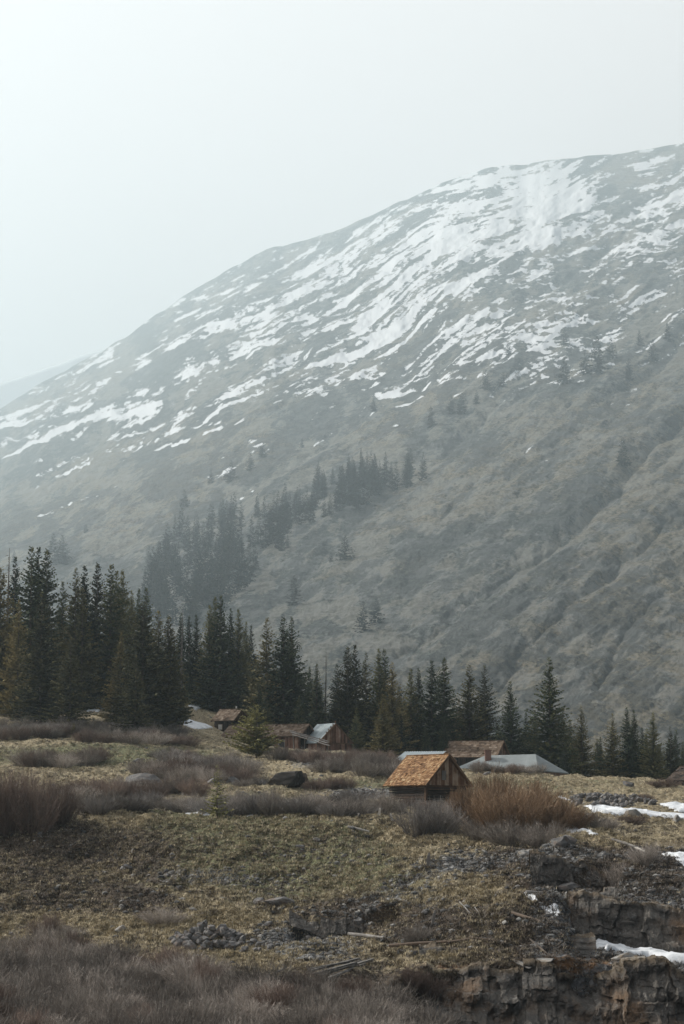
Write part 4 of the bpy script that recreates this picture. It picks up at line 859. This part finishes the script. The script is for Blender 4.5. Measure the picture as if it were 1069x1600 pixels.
# ------------------------------------------------------------------ willows
def willow(seed, n=330, tw=11, spread=.9, lean=1.0, w=.0078, name='stems', mat=None, up=.0, tsp=.62):
    g = np.random.default_rng(seed); nc = 26; ca_ = g.uniform(0, 6.283, nc); cq_ = np.sqrt(g.random(nc)); ck = g.integers(0, nc, n); ch_ = g.uniform(.7, 1.08, nc)
    a = ca_[ck]+g.normal(0, .22, n)/(cq_[ck]+.3); q = np.clip(cq_[ck]+g.normal(0, .10, n), 0, 1.05); 
    b = np.stack([np.cos(a)*q*.5*spread, np.sin(a)*q*.5*spread, g.uniform(-.08, .0, n)], 1)
    hgt = (1-.45*q**2)*ch_[ck]*g.uniform(.7, 1.05, n)*(1+up*g.uniform(-.1, .25, n)); out = q*.62*lean*g.uniform(.7, 1.25, n)
    tip = np.stack([b[:, 0]+np.cos(a+g.normal(0, .35, n))*out, b[:, 1]+np.sin(a+g.normal(0, .35, n))*out, hgt], 1)
    mid = (b+tip)/2+g.normal(0, .085, (n, 3)); mid[:, :2] -= (tip-b)[:, :2]*.10
    def bez(t): return b*(1-t)**2+mid*2*t*(1-t)+tip*t*t
    segs = []; rnds = []
    def ribbon(pts, w0, w1, rr):
        k = len(pts); sd = norm(np.cross(pts[-1]-pts[0], g.normal(0, 1, pts[0].shape)))
        V = np.stack([np.stack([p-sd*(w0*(1-i/(k-1))+w1*i/(k-1))/2, p+sd*(w0*(1-i/(k-1))+w1*i/(k-1))/2], 1) for i, p in enumerate(pts)], 1)  # n,k,2,3
        nn = len(V); idx = np.arange(nn*k*2).reshape(nn, k, 2)
        Fq = np.stack([idx[:, :-1, 0], idx[:, :-1, 1], idx[:, 1:, 1], idx[:, 1:, 0]], -1).reshape(-1, 4)
        segs.append((V.reshape(-1, 3), Fq)); rnds.append(np.repeat(rr, k-1))
    rr = np.clip(g.random(nc)[ck]*.6+g.random(n)*.4, 0, 1); ribbon([bez(0), bez(.33), bez(.66), bez(1)], w*1.5, w*.6, rr*.8)
    for k in range(tw):
        t = g.uniform(.2, 1.0, n)[:, None]; p = b*(1-t)**2+mid*2*t*(1-t)+tip*t*t; d = norm((tip-b)+g.normal(0, tsp, (n, 3))); l = g.uniform(.07, .19, n)[:, None]
        ribbon([p, p+d*l*.5+g.normal(0, .008, (n, 3)), p+d*l+np.array([0, 0, .03])], w*.8, w*.4, np.clip(rr*.6+.35*g.random(n), 0, 1))
    o = 0; VV2 = []; FF2 = []
    for V, Fq in segs: VV2.append(V); FF2.append(Fq+o); o += len(V)
    me = np_mesh(name, np.concatenate(VV2), np.concatenate(FF2), np.concatenate(rnds)); me.materials.append(mat); return me
WG = [willow(s, mat=M_TW_GREY, name='grey_willow_stems') for s in (31, 32, 33, 34)]
WR = [willow(s, mat=M_TW_RED, name='red_willow_stems', lean=.85, up=.15, n=400) for s in (41, 42, 43)]
WO = [willow(s, n=620, tw=7, tsp=.5, lean=.8, mat=M_TW_OR, name='orange_willow_stems', up=.5, w=.0085) for s in (51, 52, 53)]
WP = [willow(s, n=520, tw=6, mat=M_TW_PALE, name='pale_willow_stems', lean=1.15, w=.0095) for s in (61, 62)]
def bush(ms, loc, w, h, label, group=None, name='willow_bush', cat='willow bush'):
    o = link(name, ms[int(rng.integers(0, len(ms)))]); o.location = loc-Vector((0, 0, .08)); o.scale = (w/1.75, w/1.75, h); o.rotation_euler.z = rng.uniform(0, 6.28)
    return tag(o, label, cat, group)
def bpx(ms, px_, yb, wpx, hpx, label, group=None, **k):
    p = hit(px_, yb); s = pxm(p); return bush(ms, p, wpx/s, hpx/s, label, group, **k)
def belt(ms, pts, n, w, h, label, group, jit=6):
    a = np.array(pts, float); s = np.concatenate([[0], np.cumsum(np.hypot(*np.diff(a, axis=0).T))])
    for i in range(n):
        q = (i+rng.uniform(.1, .9))/n*s[-1]; x = np.interp(q, s, a[:, 0]); y = np.interp(q, s, a[:, 1])+rng.uniform(-1, 1)*jit
        bpx(ms[i % len(ms)] if isinstance(ms[0], list) else ms, x, y, w*rng.uniform(.75, 1.3), h*rng.uniform(.7, 1.2), label, group)
# lower left thicket
g_ = 'bare willows of the lower left thicket'; k = 0
for row in range(10):
    yb = 1500+row*17
    for j in range(14):
        x = -30+j*54+(row % 2)*27+rng.uniform(-16, 16); y = yb+rng.uniform(-9, 9)
        edge_ = np.interp(x, [0, 120, 250, 330, 480, 560, 640, 690], [1492, 1500, 1516, 1530, 1560, 1555, 1585, 1640])
        if y < edge_ or x > 690: continue
        bpx(WG if rng.random() < .90 else WR, x, y, rng.uniform(68, 112), rng.uniform(38, 66)*(1+.15*(row > 6)), 'bare grey-brown willow bush in the dense thicket along the lower left', g_); k += 1
belt([WG, WR], [(-10,1498),(60,1500),(130,1504),(200,1512)], 9, 70, 40, 'bare willow bush on the upper rim of the lower left thicket', 'willows on the rim of the lower left thicket')
bpx(WR, 72, 1462, 62, 40, 'small reddish willow bush alone on the lower left grass'); bpx(WG, 108, 1462, 55, 24, 'low dark willow bush right of the small reddish one')
bpx(WG, 255, 1441, 78, 30, 'low grey willow bush on the lower slope left of centre'); bpx(WG, 652, 1470, 50, 34, 'small round willow bush above the orange clay')
bpx(WR, 668, 1560, 70, 42, 'tawny willow bush at the right end of the thicket'); bpx(WR, 640, 1545, 60, 36, 'straw coloured willow bush beside the silver planks')
bpx(WG, 735, 1600, 90, 34, 'dry willow bush at the foot of the brown rock face')
# big reddish left
for x, y, w, h, c_ in ((8,1300,90,95,0),(52,1298,95,100,1),(92,1285,70,80,2),(-25,1305,90,95,3),(30,1285,80,98,4)):
    bpx(WR, x, y, w, h, ['big reddish willow at the left edge, nearest stem cluster','highest reddish willow dome in the big left clump','right-hand reddish willow of the big left clump','reddish willow cut by the left edge','rear reddish willow inside the big left clump'][c_], 'reddish willows of the big left clump')
# orange right
for i, (x, y, w, h) in enumerate(((752,1292,90,80),(790,1300,105,88),(832,1302,105,78),(872,1298,80,60),(775,1280,90,86),(815,1284,100,82),(730,1282,60,66),(850,1286,80,64))):
    bpx(WO, x, y, w*1.18, h*.90, ['tall orange willow just right of the near cabin gable','tallest front orange willow left of the middle of the clump','front orange willow right of the middle of the clump','lowest orange willow at the right end of the clump','rear orange willow left of the middle of the clump','rear orange willow right of the middle of the clump','narrow orange willow touching the grey willow','rear orange willow near the right end'][i], 'orange willows of the clump right of the near cabin')
for x, y, w, h, lb in ((745,1308,70,36,'left'),(800,1318,95,42,'middle'),(850,1318,80,40,'right')): bpx(WG, x, y, w, h, 'low grey willow under the %s part of the orange clump' % lb, 'grey willows under the orange clump')
bpx(WP, 655, 1302, 72, 62, 'round silvery willow in front of the near cabin, left half'); bpx(WP, 690, 1300, 70, 60, 'round silvery willow in front of the near cabin, right half')
bpx(WG, 615, 1268, 44, 22, 'low grey willow left of the silvery pair')
bpx(WG, 918, 1292, 46, 36, 'grey brown willow between the orange clump and the snow strip'); bpx(WG, 948, 1292, 44, 22, 'low willow beside pale stones left of the pointed boulder')
bpx(WR, 985, 1288, 60, 18, 'low rusty willow below the pointed boulder'); bpx(WG, 965, 1378, 80, 42, 'sprawling leafless bush above the tall rock wall'); bpx(WG, 1010, 1350, 60, 34, 'thin leafless bush just below the pond')
bpx(WR, 1040, 1208+20, 50, 16, 'low rusty willow on the right grassy knoll'); bpx(WR, 1005, 1252, 46, 14, 'low rusty willow on the stone heap at right')
# middle belts
B = 'bare grey willow bush in the belt behind the grassy crest'
belt([WG, WP], [(120,1268),(230,1267),(330,1268)], 10, 58, 34, 'greyish willow bush in the belt behind the left crest', 'willows behind the left crest', 3)
belt([WR, WG], [(95,1240),(160,1245),(250,1243),(310,1240)], 13, 58, 30, 'brownish willow bush in the left band beyond the crest', 'willows in the left band', 5)
belt([WP, WG, WG], [(345,1272),(430,1272),(520,1272),(600,1272)], 14, 56, 36, B, 'willows behind the middle crest', 3)
belt([WG, WP], [(350,1262),(450,1264),(560,1262)], 6, 56, 34, B, 'willows behind the middle crest', 3)
belt([WG, WR], [(30,1196),(80,1198),(125,1196),(160,1190)], 8, 48, 30, 'dark willow bush in the oval patch on the left green slope', 'willows of the oval patch on the green slope', 3)
belt([WG, WR], [(-20,1152),(60,1152),(150,1156),(250,1160),(300,1164)], 20, 46, 22, 'small grey willow along the foot of the left spruces', 'willows along the foot of the left spruces', 4)
belt([WG, WP], [(-10,1140),(150,1143),(280,1152)], 12, 46, 22, 'small grey willow along the foot of the left spruces', 'willows along the foot of the left spruces', 4)
belt([WG, WR, WG], [(215,1212),(280,1218),(350,1216),(390,1212)], 18, 52, 30, 'willow bush in the wide thicket below the cabins', 'willows of the wide thicket below the cabins', 7)
belt([WG, WP, WR], [(255,1194),(310,1200),(370,1200)], 14, 50, 26, 'willow bush in the wide thicket below the cabins', 'willows of the wide thicket below the cabins', 6)
belt([WG, WR], [(430,1186),(500,1189),(560,1193),(625,1204)], 20, 44, 22, 'grey willow bush below the barns', 'willows below the barns', 4)
belt([WG, WG, WR], [(500,1200),(560,1205),(620,1216),(648,1222)], 16, 48, 28, 'grey willow bush left of the near cabin', 'willows left of the near cabin', 6)
belt([WR], [(480,1232),(515,1233),(545,1232)], 5, 40, 19, 'low straw brown willow alone on the flat grass at centre', 'straw brown willows on the flat grass', 1)
belt([WG], [(370,1228),(420,1226)], 4, 38, 18, 'low willow beside the dark boulder', 'low willows beside the dark boulder', 2)
belt([WG, WR], [(735,1207),(790,1206),(850,1207)], 9, 34, 16, 'small twiggy bush on the knoll before the grey roof', 'twiggy bushes on the knoll before the grey roof', 2)
belt([WR, WG], [(590,1262),(640,1262),(720,1266)], 7, 40, 18, 'low rusty willow around the base of the near cabin', 'low willows around the near cabin', 3)
# ------------------------------------------------------------------ rocks
def rockmesh(seed, sub=3, cuts=14, name='stone', mat=None):
    import bmesh
    bm = bmesh.new(); bmesh.ops.create_icosphere(bm, subdivisions=sub, radius=1.0); V = np.array([v.co[:] for v in bm.verts]); g = np.random.default_rng(seed)
    Nn = norm(g.normal(0, 1, (cuts, 3))); Dd = g.uniform(.52, .86, cuts)
    for _ in range(2):
        for n_, d_ in zip(Nn, Dd):
            e = V@n_-d_; V -= np.maximum(e, 0)[:, None]*n_[None]
    V *= g.uniform(.75, 1.2, 3); V += .09*np.stack([fbm(V[:, 1]*2.5, V[:, 2]*2.5+i*9, seed+i, 3) for i in range(3)], 1)
    Fq = np.array([[v.index for v in f.verts] for f in bm.faces]); bm.free(); me = np_mesh(name, V, Fq); 
    if mat: me.materials.append(mat)
    return me
RK = [rockmesh(s, mat=M_ROCK) for s in range(300, 308)]; RKP = [rockmesh(s, mat=M_PALE) for s in range(310, 313)]; RKD = [rockmesh(321, sub=4, cuts=16, mat=M_DARK)]
def stone(ms, p, r, label, group=None, cat='rock', name='rock', sc=(1,1,1), sink=.25):
    o = link(name, ms[int(rng.integers(0, len(ms)))]); o.location = Vector(p)+Vector((0, 0, r*(.5-sink))); o.scale = (r*sc[0], r*sc[1], r*sc[2]); o.rotation_euler = (rng.uniform(-.3, .3), rng.uniform(-.3, .3), rng.uniform(0, 6.28)); return tag(o, label, cat, group)
def pile(cx, cy, rx, ry, n, r0, r1, label, group, hgt=.5, ms=RK):
    c = hit(cx, cy); s = pxm(c)
    for i in range(n):
        a = rng.uniform(0, 6.28); q = math.sqrt(rng.random()); px_ = cx+math.cos(a)*q*rx; py_ = cy+math.sin(a)*q*ry; p = hit(px_, py_)
        p.z += hgt*(1-q)*rng.uniform(.2, 1); stone(ms, p, rng.uniform(r0, r1), label, group, cat='stone', name='stone', sc=(1, .9, .95))
pile(325, 1472, 58, 15, 110, .16, .36, 'grey angular stone in the stacked heap on the lower slope', 'stones of the lower slope heap', 1.1)
pile(398, 1482, 30, 10, 16, .14, .26, 'small stone strewn right of the lower slope heap', 'stones strewn beside the lower heap', .1)
pile(935, 1252, 46, 9, 55, .20, .42, 'dark grey stone in the heap left behind the snow strip', 'stones of the heap behind the snow strip', .9)
pile(985, 1254, 40, 8, 40, .18, .38, 'dark grey stone in the right part of the heap behind the snow strip', 'stones in the right part of the heap behind the snow', .7)
pile(568, 1243, 34, 9, 40, .16, .32, 'grey stone in the scree left of the near cabin', 'stones of the scree left of the cabin', .2)
BL = [(990,1275,.85,RKP,(1,.8,1.25),'pointed pale grey boulder standing at the snow strip'),(222,1224,1.1,RK,(1.6,1,.9),'large pale boulder in the left willow band'),(365,1226,1.0,RK,(1.1,.9,.8),'dark boulder right of the sparse young spruce'),
 (330,1224,.6,RK,(1.4,1,.7),'flat boulder left of the dark one near the sparse spruce'),(447,1227,1.9,RKD,(1.6,1.2,.72),'massive blackish boulder on the flat grass at centre'),(412,1226,.7,RK,(1.2,1,.8),'small dark rock left of the massive blackish boulder'),
 (438,1414,.8,RK,(1.3,1,.7),'flat grey boulder embedded in the mid slope'),(405,1412,.5,RK,(1.2,1,.8),'round rock beside the flat embedded boulder'),(562,1440,.35,RK,(1,1,.8),'rounded rock at the rim of the low rock bank'),
 (888,1387,.7,RK,(1.3,1,.8),'bluish slab boulder at the head of the gully'),(818,1336,.45,RKP,(1,1,.9),'pale round rock below the orange clump'),
 (827,1334,.35,RKP,(1,1,.9),'smaller pale rock touching the round one'),(890,1316,.5,RK,(1.2,1,.8),'rock below the thin snow line'),(918,1277,.5,RKP,(1,1,1),'pale stone in front of the willow right of the orange clump'),(942,1283,.5,RKP,(1.5,1,.6),'flat pale stone left of the pointed boulder'),
 (875,1318,.6,RK,(1.2,1,.9),'bluish rock under the right end of the orange clump'),(1058,1282,.5,RKP,(1.1,1,.8),'pale stone at the right edge below the snow'),(188,1455,.38,RKP,(1,1,1.2),'pale bluish stone left of the stone heap'),(125,1408,.3,RKP,(1,1,.6),'flat pale stone in the lower left slope'),
 (150,1378,.3,RK,(1.2,1,.6),'grey stone in the left shaded slope'),(470,1325,.35,RK,(1.4,1,.6),'grey stone in the mid slope grass'),(850,1504,.5,RKP,(1.7,.8,.35),'whitish jagged rock on the rim of the brown rock face'),(820,1509,.45,RKP,(1.8,.8,.35),'whitish flat rock left on the rim of the brown rock face'),(972,1500,.8,RKP,(1.3,.8,.5),'pale crusted rock in front of the bluish snow bank'),
 (215,1190,.5,RK,(1.3,1,.6),'grey rock on the green slope'),(270,1180,.5,RK,(1.5,1,.5),'low rock left of the wide thicket'),(760,1210,.5,RK,(1.3,1,.6),'rock on the knoll in front of the grey roof'),(982,1228,.6,RK,(1.3,1,.7),'reddish rock on the right grassy knoll')]
for x, y, r, ms, sc, lb in BL: stone(ms, hit(x, y), r, lb, cat='boulder' if r > .55 else 'rock', name='boulder' if r > .55 else 'rock', sc=sc, sink=.38)
def vis_sample(n, fn, y0_, y1_):
    """random visible ground points, density fn(px,py,attr rows)"""
    vis = GPY <= _top+.6; okr = (GY > y0_*S) & (GY < y1_*S+60*(GPX < 420)) & vis & (GPX > -40) & (GPX < 1110)
    cellw = np.gradient(-_top, axis=0)*1.0; wgt = np.where(okr, np.clip(cellw, 0, 4)*fn, 0); wgt = wgt/wgt.sum()
    idx = rng.choice(GX.size, n, p=wgt.ravel()); r, c = np.unravel_index(idx, GX.shape)
    y = GY[r, c]+rng.uniform(-.5, .5, n)*.3; x = GX[r, c]+rng.uniform(-.5, .5, n)*(GY[r, c]*.00045); return x, y, gzs(x, y)
# sixty loose single rocks then the uncountable rubble
x, y, z = vis_sample(45, np.clip(rub+.1, 0, 2), 84, 125)
for i in range(45): stone(RK if rng.random() < .7 else RKP, (x[i], y[i], z[i]), rng.uniform(.14, .30), 'loose grey rock lying on the open slope', 'loose rocks on the open slope', sc=(1.2, 1, .7))
def merged(name, base_v, base_f, x, y, z, s, label, cat, mat, squash=.7, rnd=None):
    n = len(x); a = rng.uniform(0, 6.28, n); ca, sa = np.cos(a), np.sin(a); kk = rng.integers(0, len(base_v), n); VS = []; FS = []; RS = []; o = 0
    for q in range(len(base_v)):
        w = np.where(kk == q)[0]; bv = base_v[q]; V = np.empty((len(w), len(bv), 3)); 
        V[:, :, 0] = (bv[None, :, 0]*ca[w, None]-bv[None, :, 1]*sa[w, None])*s[w, None]+x[w, None]; V[:, :, 1] = (bv[None, :, 0]*sa[w, None]+bv[None, :, 1]*ca[w, None])*s[w, None]+y[w, None]; V[:, :, 2] = bv[None, :, 2]*s[w, None]*squash+z[w, None]
        FF = base_f[q][None]+(np.arange(len(w))*len(bv))[:, None, None]+o; o += V.size//3; VS.append(V.reshape(-1, 3)); FS.append(FF.reshape(-1, base_f[q].shape[1])); RS.append(np.repeat(rng.random(len(w)), len(base_f[q])))
    me = np_mesh(name, np.concatenate(VS), np.concatenate(FS), np.concatenate(RS)); return tag(link(name, me, None, mat), label, cat, kind='stuff')
def lowrock(seed):
    me = rockmesh(seed, sub=1, cuts=7, name='low'); v = np.empty(len(me.vertices)*3); me.vertices.foreach_get('co', v); f = np.empty(len(me.polygons)*3, np.int32); me.polygons.foreach_get('vertices', f); bpy.data.meshes.remove(me); return v.reshape(-1, 3), f.reshape(-1, 3)
LR = [lowrock(900+i) for i in range(6)]
x, y, z = vis_sample(7000, np.clip(rub+wob*.5-.12, 0, 2)**2.0+.01, 78, 172)
M_RUB = None
m = MT('rubble_stone'); M_RUB = m.out(m.ramp(m.attr('rnd'), [(0, (.035,.035,.037)), (.5, (.085,.086,.086)), (.85, (.16,.16,.155)), (1, (.30,.29,.27))]), m.bump(m.noise(6, 5, .7), .6, .06))
merged('rubble', [a for a, b in LR], [b for a, b in LR], x, y, z-.04, .05+.15*rng.random(7000)**2.6*1.5, 'small grey rubble strewn over the slopes', 'rubble', M_RUB)
# ------------------------------------------------------------------ grass and litter
def blades(nb, h, sp, wd, flat=0.0, seed=0):
    g = np.random.default_rng(seed); V = []; Fq = []
    for i in range(nb):
        a = g.uniform(0, 6.28); b = np.array([math.cos(a)*sp*g.random(), math.sin(a)*sp*g.random(), -.02]); o = g.uniform(0, 6.28); ln = h*g.uniform(.6, 1.2); le = g.uniform(.2, .8)+flat
        t = b+np.array([math.cos(o)*ln*le, math.sin(o)*ln*le, ln*max(.15, 1-.5*le)*(1-flat*.5)]); sd = np.array([-math.sin(o), math.cos(o), 0])*wd
        k = len(V); V += [b-sd, b+sd, t]; Fq.append((k, k+1, k+2))
    return np.array(V), np.array(Fq)
GB = [blades(9, .15, .15, .018, 0, s) for s in range(5)]
gw = np.clip(1.05-1.0*np.clip(rub+wob*.4, 0, 1)-.8*np.clip(soil+wob*.3, 0, 1)-.6*clay, .03, 2)
x, y, z = vis_sample(60000, gw, 76, 178)
merged('dry_grass', [a for a, b in GB], [b for a, b in GB], x, y, z, rng.uniform(.5, 1.6, 60000), 'tufts of dry straw coloured grass over the hillside', 'dry grass', M_GRASS, 1.0)
HB = [blades(14, .22, .26, .02, .15, 40+s) for s in range(5)]
x, y, z = vis_sample(15000, np.clip(.25+soil+wob*.6, 0, 2)**1.5, 74, 140)
merged('heath_scrub', [a for a, b in HB], [b for a, b in HB], x, y, z, rng.uniform(.6, 1.6, 15000), 'low dark heathy scrub and dead litter on the slope', 'scrub', M_LITTER, .8)
# ------------------------------------------------------------------ timber lying about
def log_(p, q, r, label, mat=M_GREYWOOD, group=None, cat='log', name='fallen_log', sq=False, lift=.08):
    a, b = hit(*p), hit(*q); a.z += lift+r*.5; b.z += lift+r*.5; mid = (a+b)/2; mb = MB(); mid.z = max(mid.z, gz(mid.x, mid.y)+r*.4)
    if sq: mb.bar(a-mid, b-mid, r*2, r*1.1)
    else: mb.tube([a-mid, Vector((0, 0, .02)), b-mid], [r, r*.92, r*.7], 7)
    o = mb.build(name, mat); o.location = mid; return tag(o, label, cat, group)
for i, (a, b, lb) in enumerate((((484,1526),(560,1506),'long silver plank on top of the plank pile'),((490,1530),(556,1512),'silver plank second from the top of the pile'),((500,1532),(566,1508),'weathered plank crossing the middle of the pile'),((482,1521),(545,1508),'thin grey plank at the upper left of the pile'),((512,1534),(570,1510),'lowest grey plank in front of the pile'),((520,1522),(582,1503),'grey plank sticking out to the right of the pile'))):
    log_(a, b, .08, lb, M_GREYWOOD, 'silver planks piled above the thicket', 'plank', 'wood_plank', True, .08+.07*(5-i)*.4)
log_((418,1531),(447,1515), .06, 'pale stick lying in the thicket edge', M_GREYWOOD, cat='stick')
log_((543,1294),(577,1303), .09, 'bleached pole lying on the crest below the near cabin', M_WHITEWOOD)
log_((957,1313),(1010,1332), .09, 'weathered beam running down toward the pond', M_GREYWOOD); log_((975,1319),(1012,1334), .08, 'bleached beam just below the weathered one', M_WHITEWOOD)
log_((545,1463),(600,1468), .09, 'grey log along the foot of the low rock bank', M_GREYWOOD); log_((608,1481),(700,1474), .09, 'long dark log on the rim of the orange clay', M_DEADLOG); log_((700,1475),(790,1478), .09, 'long brown log right of the dark one above the clay', M_DEADLOG)
log_((822,1398),(905,1462), .10, 'thin grey pole slanting down beside the gully', M_GREYWOOD); log_((800,1430),(880,1470), .09, 'brown pole slanting toward the square block', M_DEADLOG)
log_((718,1412),(735,1428), .03, 'short bleached stick on the straw coloured grass', M_GREYWOOD, cat='stick'); log_((742,1420),(754,1448), .03, 'bleached stick standing in the straw coloured grass', M_GREYWOOD, cat='stick'); log_((860,1500),(828,1470), .06, 'brown stick by the jagged whitish rock', M_DEADLOG, cat='stick')
log_((520,1273),(566,1270), .2, 'blackened log at the foot of the grey willow belt', M_LOG); log_((545,1266),(562,1277), .12, 'grey broken limb crossing the blackened log', M_GREYWOOD); log_((566,1268),(560,1279), .10, 'short broken limb at the end of the blackened log', M_GREYWOOD)
def post(px_, yb, yt, r, label, mat=M_WHITEWOOD, tilt=.15):
    p = hit(px_, yb); h = (yb-yt)/pxm(p); mb = MB(); mb.bar((0, 0, -.2), (tilt*h, 0, h*.8), r, r, .5, (0, 1, 0), r*.8, r*.8); mb.bar((tilt*h, 0, h*.79), (tilt*h*1.3, 0, h), r*.75, r*.75, .6, (0, 1, 0), r*.2, r*.2); o = mb.build('wood_post', mat); o.location = p; tag(o, label, 'post')
post(592, 1274, 1263, .2, 'short bleached stake before the near cabin, left one'); post(614, 1281, 1271, .2, 'short bleached stake before the near cabin, right one', tilt=-.3)
post(668, 1354, 1332, .22, 'splintered grey stump in the rubble slope', M_GREYWOOD, .1); post(674, 1448, 1422, .18, 'pale splintered stump on the lower slope', M_GREYWOOD, .2); post(202, 1338, 1326, .09, 'small bleached stake in the left shaded slope', tilt=.4)
# plank and slab leaning by the blackish boulder
p = hit(474, 1224); mb = MB(); mb.quadbox([(-.3,0,-.3),(1.0,.1,-.3),(1.0,.3,-.3),(-.3,.2,-.3),(-.75,.1,1.15),(.35,.2,1.25),(.35,.35,1.25),(-.75,.3,1.15)]); o = mb.build('wooden_slab', M_DEADLOG); o.location = p; o.scale = (.7,.7,.8); tag(o, 'grey wooden slab leaning on the right of the blackish boulder', 'wooden slab')
